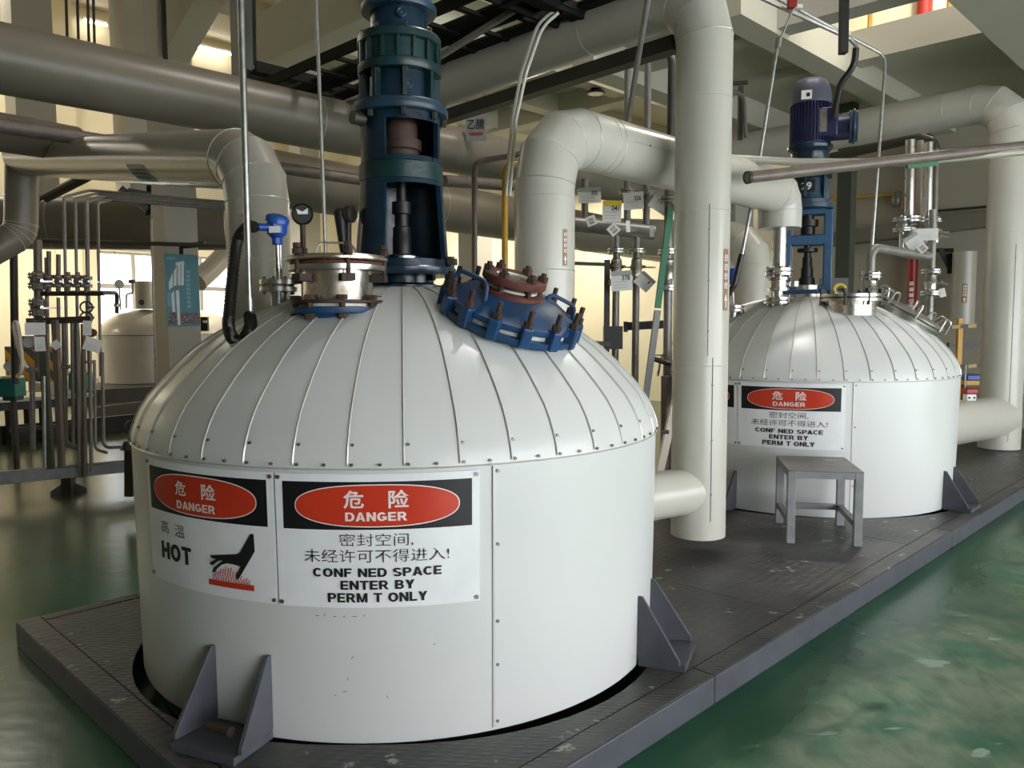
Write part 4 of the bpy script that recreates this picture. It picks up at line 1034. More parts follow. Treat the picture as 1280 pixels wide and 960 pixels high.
# ================================================================== FITTINGS ON THE FURTHER TANK
C2 = T2
d2 = thing('agitator_drive', 'blue agitator drive with a navy finned motor on the further tank', 'machine', C2 + UP * 1.80)
def L2(prof, n=48, caps=True): return MB().lathe(prof, C2, n=n, caps=caps)
L2([(.25, 1.79), (.25, 1.815)]).build('base_flange', 'steel', d2)
MB().box(C2 + UP * 1.835, (.36, .36, .04), AX).build('base_plate', 'blue2', d2, bevel=.01)
fx = (E1 * .72 - E2 * .69).normalized(); fy = UP.cross(fx)
vd2 = V((-C2.x, -C2.y, 0)).normalized(); sd2 = UP.cross(vd2)   # towards the viewer, and sideways
for s in (-1, 1):
    mb = MB(); mb.box(C2 + sd2 * (s * .165) + UP * 2.19, (.075, .17, .70), (sd2, vd2, UP)); mb.build('stand_column', 'blue2', d2, bevel=.012)
for z, h in ((1.87, .05), (2.285, .085), (2.525, .05)):
    MB().box(C2 + UP * z, (.30, .17, h), (sd2, vd2, UP)).build('stand_crossbar', 'blue2', d2, bevel=.012)
L2([(.19, 2.548), (.205, 2.552), (.205, 2.585), (.19, 2.59), (.178, 2.592), (.178, 2.625), (.15, 2.64)]).build('stand_flange', 'blue3', d2)
L2([(.150, 2.635), (.135, 2.70), (.135, 2.80), (.15, 2.82)]).build('gear_case', 'blue3', d2)
for i in range(6):
    a = 2 * PI * i / 6 + .5; d = rim(a, 1, 0); e = V((math.cos(a), math.sin(a), 0)); MB().box(C2 + rim(a, .145, 2.73), (.02, .05, .18), (e, d, UP)).build('rib', 'blue3', d2, bevel=.003)
L2([(.15, 2.81), (.185, 2.815), (.185, 2.845), (.17, 2.85), (.17, 2.875), (.205, 2.88), (.205, 2.905), (.15, 2.92)]).build('gear_flange', 'blue', d2)
L2([(.14, 2.915), (.15, 2.93), (.155, 3.03), (.185, 3.06), (.188, 3.085), (.17, 3.10)]).build('motor_flange', 'blue', d2)
L2([(.150, 3.095), (.150, 3.44), (.14, 3.45)]).build('motor_body', 'navy', d2)
for i in range(40):
    a = 2 * PI * i / 40; d = rim(a, 1, 0); e = V((math.cos(a), math.sin(a), 0))
    MB().box(C2 + rim(a, .158, 3.275), (.005, .022, .32), (e, d, UP)).build('cooling_fin', 'navy', d2, smooth=False)
L2([(.163, 3.44), (.165, 3.45), (.165, 3.515), (.16, 3.56), (.145, 3.605), (.12, 3.64), (.09, 3.655), (.0, 3.66)]).build('fan_cover', 'motor_cap', d2)
tb = C2 + sd2 * .22 + UP * 3.22
MB().box(C2 + sd2 * .13 + vd2 * .11 + UP * 3.26, (.17, .06, .24), (sd2, vd2, UP)).build('terminal_base', 'navy', d2, bevel=.01)
MB().box(C2 + sd2 * .10 + vd2 * .145 + UP * 3.27, (.06, .004, .19), (sd2, vd2, UP)).build('rating_plate', 'pipe_grey', d2)
MB().cyl(C2 + sd2 * .10 + UP * 3.23, C2 + sd2 * .31 + UP * 3.23, .105, n=24).build('terminal_box', 'navy', d2)
MB().cyl(C2 + sd2 * .31 + UP * 3.23, C2 + sd2 * .375 + UP * 3.23, .135, .13, n=24).torus(C2 + sd2 * .345 + UP * 3.23, sd2, .135, .012, n=24).build('terminal_cover', 'blue3', d2)
ml = C2 + vd2 * .163 + sd2 * -.035 + UP * 3.49
MB().box(ml, (.085, .006, .075), (sd2, vd2, UP)).build('paper_label', 'tag', d2)
mb = MB(); mb.box(ml + vd2 * .004 + sd2 * .012, (.028, .002, .03), (sd2, vd2, UP)); mb.build('label_mark', 'ink', d2)
MB().lathe([(.10, 1.855), (.10, 1.89), (.07, 1.895), (.065, 1.96), (.052, 1.965), (.05, 2.05), (.042, 2.055), (.04, 2.14), (.03, 2.145), (.03, 2.18), (.085, 2.185), (.085, 2.215), (.03, 2.22), (.03, 2.33), (.06, 2.335), (.06, 2.40), (.085, 2.405), (.085, 2.46), (.05, 2.465), (.05, 2.52)], C2, n=28).build('shaft_seal', 'black', d2)
MB().lathe([(.11, 1.855), (.12, 1.858), (.12, 1.895), (.10, 1.9)], C2, n=32).build('seal_ring', 'steel', d2)
np_ = C2 + vd2 * .142 + sd2 * -.02 + UP * 2.735
mb = MB(); f = flat(np_ + vd2 * .006, sd2, UP); text_into(mb, '29', .085, lambda x, y: f(x, y - .03), bold=.002); MB().box(np_, (.14, .008, .10), (sd2, vd2, UP)).build('number_plate', 'ink', d2)
mb.build('number', 'tag', d2, smooth=False)
# flanged steel nozzle below the vapour pipe
nb = V((ve.x, ve.y, 0)); nzb = dome_z((nb - C2).length) + .05
t = thing('nozzle_stack', 'stack of bolted steel flanges and valve under the end of the vapour pipe', 'nozzle', nb + UP * nzb)
MB().cyl(nb + UP * (nzb - .06), nb + UP * 1.735, .045, n=20).build('neck', 'steel', t)
flange_pair(t, nb + UP * 1.755, UP, .115, t=.02, n=8)
MB().cyl(nb + UP * 1.776, nb + UP * 1.83, .04, n=16).build('neck', 'steel', t)
MB().lathe([(.045, 1.83), (.085, 1.835), (.085, 1.86), (.07, 1.865), (.07, 1.92), (.085, 1.925), (.085, 1.945), (.05, 1.95)], nb, n=24).build('valve_body', 'dirty_steel', t)
MB().cyl(nb + UP * 1.89, nb + V((.13, -.02, 1.89)), .018, n=12).cyl(nb + V((.12, -.02, 1.87)), nb + V((.12, -.02, 1.91)), .045, n=16).build('valve_handle', 'steel', t)
MB().cyl(nb + UP * 1.945, nb + UP * 1.965, .045, n=16).build('neck', 'steel', t)
flange_pair(t, nb + UP * 1.99, UP, .115, t=.022, n=8)
MB().cyl(nb + UP * 2.012, nb + UP * 2.35, .062, n=24).build('pipe', 'steel', t)
# small flange at left with blue transmitter
lf_ = at(917, 388, 6.75); lz = dome_z(min(1.2, (V((lf_.x, lf_.y, 0)) - C2).length)) + .05; lb_ = V((lf_.x, lf_.y, lz))
t = thing('thermometer', 'blue headed thermometer on the further tank, just right of the pipe between the tanks', 'instrument', lb_)
MB().cyl(lb_ - UP * .04, lb_ + UP * .04, .035, n=16).build('nozzle', 'steel', t); flange_pair(t, lb_ + UP * .065, UP, .088, t=.018, n=8)
zt2 = at(916, 356, 6.75).z
MB().cyl(lb_ + UP * .085, V((lb_.x - .015, lb_.y, zt2)), .007, n=8).build('stem', 'steel', t)
MB().lathe([(.03, 0), (.055, .03), (.06, .10), (.05, .13), (.02, .14)], V((lb_.x - .015, lb_.y, zt2)), n=16).build('head', 'bright_blue', t)
rt = at(994, 15, 6.5); rm = at(939, 268, 6.6); 
o = MB().tube([at(993, 8, 6.5), at(973, 55, 6.52)], .008, n=8).tube([at(973, 50, 6.52), at(944, 232, 6.6), at(926, 325, 6.62)], .014, n=10).cyl(at(974, 48, 6.52), at(972, 60, 6.52), .026, n=10).build('conduit_rod', 'galv'); tag(o, 'slanting pale conduit rod hanging left of the navy motor', 'conduit')
o = MB().tube(bent([at(927, 318, 6.62), at(918, 356, 6.62), at(908, 372, 6.65), at(880, 385, 6.75)], .12), .024, n=12).build('cable_hose', 'rubber'); tag(o, 'black hose at the foot of the slanting rod by the blue thermometer', 'hose')
# stainless port with lid on the right of the drive
mp = C2 + rim(math.radians(8), .60, 0); mz = dome_z(.60) + .05
t = thing('charging_port', 'bright stainless flanged port in front of the blue stand on the further tank', 'hatch', mp + UP * mz)
def LP(prof, n=40, caps=True): return MB().lathe(prof, mp + sd2 * .05, n=n, caps=caps)
LP([(.19, mz - .08), (.19, mz + .03)]).build('neck', 'dirty_steel', t)
LP([(.19, mz + .03), (.235, mz + .032), (.235, mz + .055), (.20, mz + .057)]).build('flange', 'steel', t)
LP([(.20, mz + .063), (.235, mz + .065), (.235, mz + .088), (.1, mz + .095), (0, mz + .097)]).build('lid', 'steel', t)
for a in (0.2, 1.3, 2.4, 3.5, 4.6, 5.7):
    p = mp + sd2 * .05 + rim(a, .225, 0); MB().cyl(p + UP * (mz + .0), p + UP * (mz + .125), .014, n=8).hexa(p + UP * (mz + .10), UP, .026, .03).build('swing_bolt', 'dark', t)
# oval steel cover lying on the slope at the right
th = math.radians(62); cv = C2 + rim(th, .80, dome_z(.80) + .055); nv = V((math.sin(th) * .62, -math.cos(th) * .62, 1)).normalized()
t = thing('manway', 'stainless manway cover lying on the right slope of the further tank', 'hatch', cv)
MB().lathe([(.27, -.05), (.27, .0), (.30, .002), (.30, .022), (.27, .024)], cv, nv, n=48).build('frame', 'steel', t)
MB().lathe([(.285, .028), (.29, .034), (.285, .045), (.24, .06), (.12, .075), (0, .08)], cv, nv, n=48).build('cover', 'pipe_grey', t)
xv, yv, zv = basis(nv)
for i in range(8):
    a = 2 * PI * i / 8 + .2; d = xv * math.cos(a) + yv * math.sin(a); e = zv.cross(d)
    MB().tube(bent([cv + d * .22 + zv * .06, cv + d * .25 + zv * .13, cv + d * .31 + zv * .13, cv + d * .32 + zv * .02], .03), .009, n=8).build('clamp', 'steel', t)
MB().tube(bent([cv - xv * .1 + zv * .07, cv - xv * .1 + zv * .15, cv + xv * .1 + zv * .15, cv + xv * .1 + zv * .07], .03), .008, n=8).build('handle', 'steel', t)

# ================================================================== VALVE LINES AND MANIFOLDS
def line(name, label, pts, r, m='pipe_grey', flanges=(), valves=(), cat='pipe', group=None, bend=None, n=14, fr=2.3, fm='steel'):
    """pipe run with flange pairs and a valve; flanges given as (segment, fraction)"""
    P = [V(p) for p in pts]; root = thing(name, label, cat, min(P, key=lambda p: p.z), group)
    MB().tube(bent(P, bend or r * 3, n=4), r, n=n).build('pipe', m, root)
    for (k, f) in flanges: flange_pair(root, P[k].lerp(P[k + 1], f), P[k + 1] - P[k], r * fr, t=r * .42, gap=r * .3, n=6, m=fm)
    for (k, f) in valves:
        c = P[k].lerp(P[k + 1], f); d = (P[k + 1] - P[k]).normalized(); x, y, z = basis(d)
        MB().lathe([(r * 1.0, -r * 2.6), (r * 1.5, -r * 2.0), (r * 1.55, -r * .8), (r * 1.9, 0), (r * 1.55, r * .8), (r * 1.5, r * 2.0), (r * 1.0, r * 2.6)], c, d, n=18).build('valve_body', fm, root)
        w = x if abs(x.z) < .5 else y
        w = V((.72, -.69, 0)) if abs(d.z) > .7 else UP
        MB().cyl(c, c + w * r * 3.0, r * .45, n=10).bar(c + w * r * 3 - d * r * .2, c + w * r * 3 + d.cross(w) * r * 4.5, r * .8, r * .4).build('valve_handle', 'steel', root)
    return root
def tagcard(label, px, py, Y, w, h, tilt=0.0, txt=None, top=None, stripes=True, turn=0.0, red=False):
    """paper tag hung on a valve: panel, coloured head strip, printed lines and number"""
    c = at(px, py, Y); fz = (EYE - c); fz.z = 0; fz.normalize(); fz = Matrix.Rotation(turn, 3, 'Z') @ fz; X = UP.cross(fz); X.normalize()
    R_ = Matrix.Rotation(tilt, 3, fz); X = R_ @ X; Y_ = R_ @ UP
    t = thing('valve_tag', label, 'tag', c - UP * h / 2, 'paper tags on the valves')
    MB().box(c, (w, .003, h), (X, fz, Y_)).build('card', 'tag', t, smooth=False)
    if top: MB().box(c + Y_ * h * .38 + fz * .002, (w, .003, h * .24), (X, fz, Y_)).build('head_strip', top, t, smooth=False)
    mb = MB(); k = 0
    if stripes:
        for v in (-.05, -.2, -.34):
            mb.box(c + Y_ * h * v - X * w * .08 + fz * .0022, (w * .62, .002, h * .018), (X, fz, Y_)); k += 1
    if red:
        for v in (.22, .05, -.15, -.28): mb.box(c + Y_ * h * v + fz * .0022, (w * .55, .002, h * .07), (X, fz, Y_))
        mb.build('print', 'rust_red', t, smooth=False)
    else:
        mb.build('print_line', 'tag_grey', t, smooth=False) if k else mb.b.free()
    if txt:
        mb = MB(); f = flat(c + fz * .0035, X, Y_); text_into(mb, txt, h * .36, lambda x, y: f(x + w * .20, y + h * .02), bold=.001, xs=.75); mb.build('number', 'ink', t, smooth=False)
    return t
# --- manifold seen between the two white pipes
YM = 7.4
def pt(px, py, Y=YM): return at(px, py, Y)
tops = pt(720, 281), pt(812, 292)
line('manifold_pipe', 'grey horizontal manifold pipe behind the vapour pipe', [pt(690, 277), pt(818, 291)], .068, bend=.02)
for i, (px, y0, y1, lab) in enumerate(((731, 282, 240, 'short grey riser on the manifold beside the vapour pipe'), (784, 288, 238, 'second short grey riser on the manifold'), (808, 290, 240, 'third short grey riser on the manifold, right of the tags'))):
    line('manifold_riser', lab, [pt(px, y0 - 4), pt(px, y1 - 16)], .032, flanges=((0, .72),), valves=(), group='short risers on the manifold')
for px, y1, lab in ((771, 455, 'left of two tall grey valve pipes between the white pipes'), (796, 480, 'right of two tall grey valve pipes between the white pipes')):
    b_ = pt(px - 1, y1 + 40); line('valve_pipe', lab, [pt(px - 4, y1 + 130, YM), pt(px, 286)], .033, flanges=((0, 1 - (313 - 286) / (y1 + 130 - 286)), (0, 1 - (352 - 286) / (y1 + 130 - 286))), valves=((0, 1 - (333 - 286) / (y1 + 130 - 286)),), group='tall valve pipes between the tanks', fr=2.5)
line('valve_pipe', 'darker tall valve pipe beside the left edge of the standing white pipe', [pt(833, 640, 7.0), pt(836, 236, 7.0)], .038, flanges=((0, .81), (0, .70), (0, .965)), valves=((0, .755),), group=None, fr=2.4)
o = MB().bar(pt(838, 262, 6.9), pt(822, 385, 6.9), .05, .05).build('green_post', 'green'); tag(o, 'slanting green post beside the tall valve pipes', 'post')
o = MB().bar(pt(822, 388, 6.9), pt(804, 520, 6.9), .06, .05).build('prop', 'stool'); tag(o, 'slanting grey prop below the green post', 'post')
o = MB().bar(pt(858, 440, 6.6), pt(822, 600, 6.6), .075, .06).build('prop', 'hose_white'); tag(o, 'pale slanting brace behind the shoulder of the near tank', 'post')
o = MB().tube(bent([pt(831, 640, 6.8), pt(833, 470, 6.8)], .05), .045, n=12).build('grey_pipe', 'pipe_brown'); tag(o, 'brown pipe standing close behind the shoulder of the near tank', 'pipe')
t = thing('pipe_bracket', 'black bracket with a box behind the tall valve pipes', 'bracket', pt(759, 440))
MB().bar(pt(758, 440), pt(759, 325), .05, .05).build('upright', 'black', t); MB().bar(pt(715, 329), pt(765, 331), .04, .03).build('arm', 'dark', t)
MB().box(pt(766, 422), (.17, .1, .21)).build('box', 'black', t); MB().bar(pt(700, 426), pt(762, 430), .13, .04).build('shelf', 'green_steel', t)
t = thing('support_bar', 'purple grey bar holding the tall valve pipes', 'bracket', pt(782, 412))
MB().bar(pt(782, 408, 7.5), pt(838, 405, 7.3), .02, .075).build('bar', 'slate', t); MB().cyl(pt(782, 402, 7.5), pt(782, 415, 7.5), .02, n=12).build('end', 'slate', t)
o = MB().tube(bent([pt(822, 470, 7.1), pt(826, 448, 7.1), pt(838, 430, 7.1), pt(846, 426, 7.1)], .1), .012, n=8).build('small_tube', 'steel'); tag(o, 'thin bent steel tube by the darker tall valve pipe', 'pipe')
t = thing('tap', 'small dark tap on the darker tall valve pipe', 'valve', pt(825, 462, 6.95)); MB().cyl(pt(815, 448, 6.95), pt(838, 455, 6.95), .022, n=12).build('body', 'dark', t); MB().bar(pt(813, 444, 6.93), pt(832, 444, 6.93), .012, .01).build('lever', 'dark', t)
tagcard('paper tag 332 hanging highest beside the vapour pipe', 737, 244, 7.1, .20, .135, .02, '332', 'tag_grey')
tagcard('paper tag 041 with a yellow head strip', 765, 264, 7.1, .165, .185, -.03, '041', 'tag_yellow')
tagcard('paper tag 326 right of the yellow headed tag', 792, 251, 7.15, .175, .15, .05, '326')
tagcard('tilted grey tag under the vapour pipe beside the green post', 826, 254, 7.0, .17, .15, -.6, None, 'tag_grey')
tagcard('small tilted red print tag left of the yellow headed tag', 739, 276, 7.1, .085, .085, .35, red=True, stripes=False)
tagcard('small diamond red print tag under the yellow headed tag', 767, 287, 7.1, .09, .09, .75, red=True, stripes=False)
tagcard('small white tag turned edge on below tag 326', 785, 283, 7.1, .075, .10, .1, turn=1.1)
tagcard('small white tag turned edge on beside the green post', 815, 289, 7.1, .075, .10, .1, turn=1.1)
tagcard('paper tag 378 on the left tall valve pipe', 777, 351, 7.05, .185, .175, .06, '378', 'tag_grey')
tagcard('paper tag tilted to the right of tag 378', 806, 352, 7.1, .15, .13, -.75, '4', 'tag_grey')

# --- bent pipe and the cluster of flanges over the further tank
YR = 7.25
n1 = at(1087, 380, 6.62); n1z = dome_z((V((n1.x, n1.y, 0)) - C2).length) + .05
line('bent_pipe', 'grey pipe rising from the further tank and bending right to the flange cluster', [V((n1.x, n1.y, n1z - .02)), V((n1.x, n1.y, at(1089, 309, 6.62).z)), at(1163, 321, 7.0)], .036, 'pipe_grey', flanges=((0, .52),), valves=((0, .28),), bend=.08, fr=2.5)
mb = MB()
for k in range(8):
    c = at(1124 + 5 * k, 314.5 + .85 * k, 6.86 + .02 * k); mb.torus(c, at(1163, 321, 7.0) - n1, .038, .012, n=14, m=6)
o = mb.build('flexible_coupling', 'galv'); tag(o, 'ribbed metal coupling on the bent pipe', 'pipe'); o['kind'] = 'thing'
w0 = at(1161, 405, 6.95)
line('valve_pipe', 'grey valve pipe standing at the right edge of the further tank dome', [w0, at(1166, 300, 7.0), at(1166, 262, 7.0)], .030, 'pipe_grey', flanges=((0, .62), (0, .36)), valves=((0, .49),), bend=.02, fr=2.7)
for i, (px, r, m, yy, lab) in enumerate(((1138, .042, 'steel', 175, 'shiny steel riser left of the red pipe, above the flange cluster'), (1161, .040, 'steel', 178, 'shiny steel riser right of the red pipe'), (1170, .026, 'pipe_brown', 186, 'slimmest of the risers above the flange cluster'), (1150, .030, 'wallgrey', 176, 'pale riser between the shiny ones, behind the red pipe'))):
    line('steel_riser', lab, [at(px - 2, 288, YR + .06 * i), at(px, yy, YR + .06 * i)], r, m, flanges=((0, .12),), valves=((0, -.02 if i % 2 else -.08),), group='risers above the flange cluster', fr=2.4)
line('valve_pipe', 'short steel leg with flanges at the left of the cluster', [at(1128, 312, YR), at(1128, 272, YR)], .028, 'steel', flanges=((0, .62), (0, .95)), valves=((0, .8),), fr=2.8)
o = MB().tube(bent([at(1040, 196, 9.5), at(1150, 172, 8.2), at(1166, 178, 7.9), at(1170, 192, 7.9)], .2), .05, n=12).build('dark_pipe', 'dark'); tag(o, 'dark pipe coming from behind the navy motor and bending down over the risers', 'pipe')
tagcard('white tag lying flat against the flange cluster', 1158, 293, 6.9, .18, .10, -.04, None, None)
tagcard('tilted white tag with a folded corner left of the flange cluster', 1142, 302, 6.85, .12, .12, .6, None, 'tag_grey')
tagcard('small red print tag under the flange cluster', 1153, 310, 6.8, .07, .07, .7, red=True, stripes=False)
tagcard('small white tag on the valve pipe at the right of the dome', 1178, 366, 6.9, .05, .075, .25, None, None, False)
# thin conduit rod on the right of the motor
o = MB().tube(bent([at(960, -8, 6.7), at(1100, 66, 6.75), at(1106, 74, 6.75), at(1106, 90, 6.75), at(1088, 335, 6.8)], .06), .013, n=10).build('conduit_rod', 'galv'); tag(o, 'thin conduit coming in from the top and dropping right of the navy motor', 'conduit')
o = MB().tube(bent([at(940, -8, 6.6), at(1062, 48, 6.62), at(1070, 56, 6.62), at(1070, 66, 6.62)], .05), .018, n=10).build('conduit', 'galv'); tag(o, 'upper of two thin conduits that feed the black motor hose', 'conduit')
o = MB().tube(bent([at(1070, 60, 6.62), at(1068, 82, 6.64), at(1050, 105, 6.7), at(1044, 135, 6.78), at(1042, 148, 6.82)], .2, n=5), .026, n=12).build('motor_hose', 'rubber'); tag(o, 'black hose hanging into the terminal box of the navy motor', 'hose')
t = thing('junction_box', 'small red and white junction box where the conduits cross at the top', 'box', at(993, 12, 6.5)); MB().box(at(990, 3, 6.5), (.06, .06, .09)).build('body', 'red', t); MB().box(at(997, 9, 6.5), (.06, .05, .03)).build('lid', 'tag', t)
o = MB().bar(at(1054, 67, 6.0), at(1056, -50, 6.0), .066, .05).build('hanging_post', 'black'); tag(o, 'black post hanging from the floor above, over the navy motor', 'post')
# two tubes that cross in front of the motor
t = line('tube', 'open ended brown tube crossing in front of the blue gear case', [at(934, 222, 5.6), at(1320, 178, 6.6)], .040, 'pipe_brown', bend=.02)
p = at(934, 222, 5.6); q = at(1320, 178, 6.6); MB().pipe(p - (q - p).normalized() * .004, p + (q - p).normalized() * .02, .044, .032).build('end_ring', 'dark', t)
t = line('tube', 'pale tube crossing in front of the blue gear case, under the brown one at right', [at(880, 196, 6.1), at(1000, 203, 6.15), at(1130, 203, 6.2), at(1320, 186, 6.5)], .030, 'clad', bend=.5)
o = MB().bar(at(1133, 205, 6.16), at(1171, 201, 6.2), .03, .07).build('green_clip', 'green'); tag(o, 'green strip clipped on the pale tube', 'clip')

# ================================================================== STEP STOOL
sc = W(5.20, 2.10, 0) * 1.0
f1_, f2_, f3_, f4_ = (at(988, 680, 5.16), at(1072, 682, 5.11), at(1055, 655, 5.67), at(967, 652, 5.75))
c4 = (f1_ + f2_ + f3_ + f4_) / 4; ux = ((f2_ - f1_) + (f3_ - f4_)); ux.z = 0; ux.normalize(); uy = UP.cross(ux)
sw, sdp, shh = .43, .54, .48
t = thing('step_stool', 'grey steel step stool with a chequer plate top on the platform', 'stool', V((c4.x, c4.y, DZ)))
cc = V((c4.x, c4.y, DZ))
uyv = ((f4_ - f1_) + (f3_ - f2_)); uyv.z = 0; uyv.normalize(); sdp = ((f4_ - f1_).length + (f3_ - f2_).length) / 2; sw = ((f2_ - f1_).length + (f3_ - f4_).length) / 2
ux = (ux - uyv * ux.dot(uyv)).normalized()
AS = (ux, uyv, UP)
for i in (-1, 1):
    for j in (-1, 1):
        MB().box(cc + ux * (i * (sw / 2 - .02)) + uyv * (j * (sdp / 2 - .02)) + UP * (shh / 2), (.052, .052, shh), AS).build('leg', 'stool', t, smooth=False, bevel=.003)
for i in (-1, 1):
    MB().box(cc + ux * (i * (sw / 2 - .02)) + UP * .13, (.035, sdp - .09, .04), AS).build('stretcher', 'stool', t, smooth=False, bevel=.002)
    MB().box(cc + ux * (i * (sw / 2 - .012)) + UP * (shh - .022), (.03, sdp - .045, .045), AS).build('apron', 'stool', t, smooth=False, bevel=.002)
for j in (-1, 1):
    MB().box(cc + uyv * (j * (sdp / 2 - .012)) + UP * (shh - .022), (sw - .05, .03, .045), AS).build('apron', 'stool', t, smooth=False, bevel=.002)
MB().box(cc + uyv * (sdp / 2 - .02) + UP * .13, (sw - .09, .035, .04), AS).build('stretcher', 'stool', t, smooth=False, bevel=.002)
MB().box(cc + UP * (shh + .004), (sw + .012, sdp + .012, .008), AS).build('top_plate', 'plate_top', t, smooth=False, bevel=.001)

# ================================================================== OVERHEAD: TRAYS, CABLES, LAMP, SIGN
def tray(label, p, q, w, h, rails=True, m='tray', rung=.35):
    p, q = V(p), V(q); d = (q - p).normalized(); side = UP.cross(d).normalized(); t = thing('cable_tray', label, 'cable tray', p if p.z < q.z else q)
    for s in (-1, 1): MB().bar(p + side * s * w / 2, q + side * s * w / 2, .03, h).build('side_rail', m, t, smooth=False)
    MB().bar(p - UP * h * .35 - side * w * .28, q - UP * h * .35 - side * w * .28, w * .42, .012).build('tray_bottom', m, t, smooth=False)
    L = (q - p).length; k = max(2, int(L / rung))
    for i in range(k):
        c = p + d * (L * (i + .5) / k) - UP * (h * .48); MB().bar(c - side * w * .5, c + side * w * .5, .04, .025).build('cross_bar', m, t, smooth=False)
    for s in (-.36, -.2):
        MB().tube([p + side * s * w, q + side * s * w], .022, n=8).build('cable', 'rubber', t)
    return t
ta, tb_ = at(640, -8, 5.3), None
za = ta.z; tq = ta + E2 * 4.4; tray('wide black cable tray passing behind the top of the near drive', ta - E2 * 1.6, tq, .34, .08)
ta2 = at(672, 20, 5.6); tray('second black cable tray lower than the wide one, right of the near drive', ta2 - E2 * 1.2, ta2 + E2 * 2.7, .26, .07)
ta3 = at(380, 104, 8.2); tray('black cable tray running across just above the header, left of the near drive', ta3 - E1 * .6, ta3 + E1 * 1.35, .30, .10)
ta4 = at(690, 12, 5.4); tray('short black cable tray crossing above the thick pipe run', ta4 - E1 * .9, ta4 + E1 * .55, .22, .09)
o = MB().bar(at(538, 78, 5.9), at(660, 2, 5.4), .035, .035).build('tray_brace', 'pipe_grey'); tag(o, 'slanting grey brace under the trays, right of the near drive', 'brace')
# steel beam below the long pipe run
bs = ptop + E2 * .2 - UP * .285; be = ptop + E2 * 3.2 - UP * .36
o = MB().bar(bs, be, .10, .09).build('pipe_support_beam', 'dark', smooth=False); tag(o, 'dark steel beam carrying the thick pipe run above the vapour pipe', 'beam')
# pair of white cables
o = MB().tube(bent([at(692, 14, 5.35), at(672, 30, 5.35), at(652, 90, 5.35), at(640, 150, 5.35), at(632, 245, 5.35)], .5, n=5), .011, n=8).build('white_cable', 'cable'); tag(o, 'left of the pair of white cables hanging from the cable tray', 'cable', 'white cables hanging from the tray')
o = MB().tube(bent([at(698, 16, 5.3), at(678, 33, 5.3), at(658, 90, 5.3), at(645, 150, 5.3), at(637, 245, 5.3)], .5, n=5), .011, n=8).build('white_cable', 'cable'); tag(o, 'right of the pair of white cables hanging from the cable tray', 'cable', 'white cables hanging from the tray')
# bent pipes between the drive and the vapour pipe
line('bent_tube', 'brown bent tube between the near drive and the vapour pipe', [at(593, 420, 5.6), at(593, 203, 5.6), at(664, 190, 5.9)], .020, 'pipe_brown', bend=.09)
line('bent_tube', 'yellow bent tube beside the vapour pipe', [at(631, 420, 5.4), at(631, 208, 5.4), at(668, 197, 5.7)], .021, 'yellow', bend=.09)
o = MB().tube([at(555, 226, 7.6), at(640, 232, 8.2)], .055, n=12).build('brown_pipe', 'pipe_brown'); tag(o, 'short brown pipe crossing behind the yellow tube', 'pipe')
# three thin vertical pipes under the pipe run, and the slanting conduit in front
for px, py0, lab in ((785, 62, 'left of three dark pipes dropping behind the vapour pipe'), (810, 68, 'middle of three dark pipes dropping behind the vapour pipe')):
    line('drop_tube', lab, [at(px - 1, 205, 6.6), at(px, py0, 6.6)], .028, 'pipe_grey', group='dark pipes dropping behind the vapour pipe')
line('drop_tube', 'right of three dark pipes, bending over beside the standing white pipe', [at(838, 215, 6.4), at(840, 66, 6.4), at(790, 76, 7.2)], .030, 'dark', bend=.12, group='dark pipes dropping behind the vapour pipe')
o = MB().tube([at(784, 158, 5.25), at(813, -20, 4.75)], .018, n=10).build('slanting_conduit', 'pipe_grey'); tag(o, 'slanting grey conduit in front of the thick pipe run', 'conduit')
t = line('bent_tube', 'brown bracket tube on the column behind the standing white pipe', [at(932, 172, 9.6), at(930, 116, 9.6), at(880, 112, 9.6)], .022, 'pipe_brown', bend=.12)
MB().bar(at(925, 175, 9.7), at(926, 108, 9.7), .05, .05).build('post', 'dark', t); MB().bar(at(900, 106, 9.7), at(934, 103, 9.7), .045, .04).build('arm', 'dark', t)
# hanging lamp
lp = at(745, 112, 12.0)
t = thing('high_bay_lamp', 'black round high bay lamp hanging under the ceiling, above the vapour pipe', 'lamp', lp - UP * .1)
MB().lathe([(.13, .0), (.135, .01), (.12, .03), (.08, .06), (.06, .09), (.05, .10)], lp - UP * .06, n=28).build('housing', 'black', t)
MB().cyl(lp - UP * .066, lp - UP * .058, .11, n=28).build('lens', 'lens', t)
for s in (-1, 1): MB().bar(lp + E1 * s * .09 + UP * .0, lp + E1 * s * .075 + UP * .13, .015, .015).build('yoke', 'black', t)
MB().bar(lp + E1 * -.08 + UP * .13, lp + E1 * .08 + UP * .13, .015, .02).build('yoke', 'black', t); MB().cyl(lp + UP * .05, lp + UP * (5.3 - lp.z), .008, n=8).build('hanger', 'black', t)
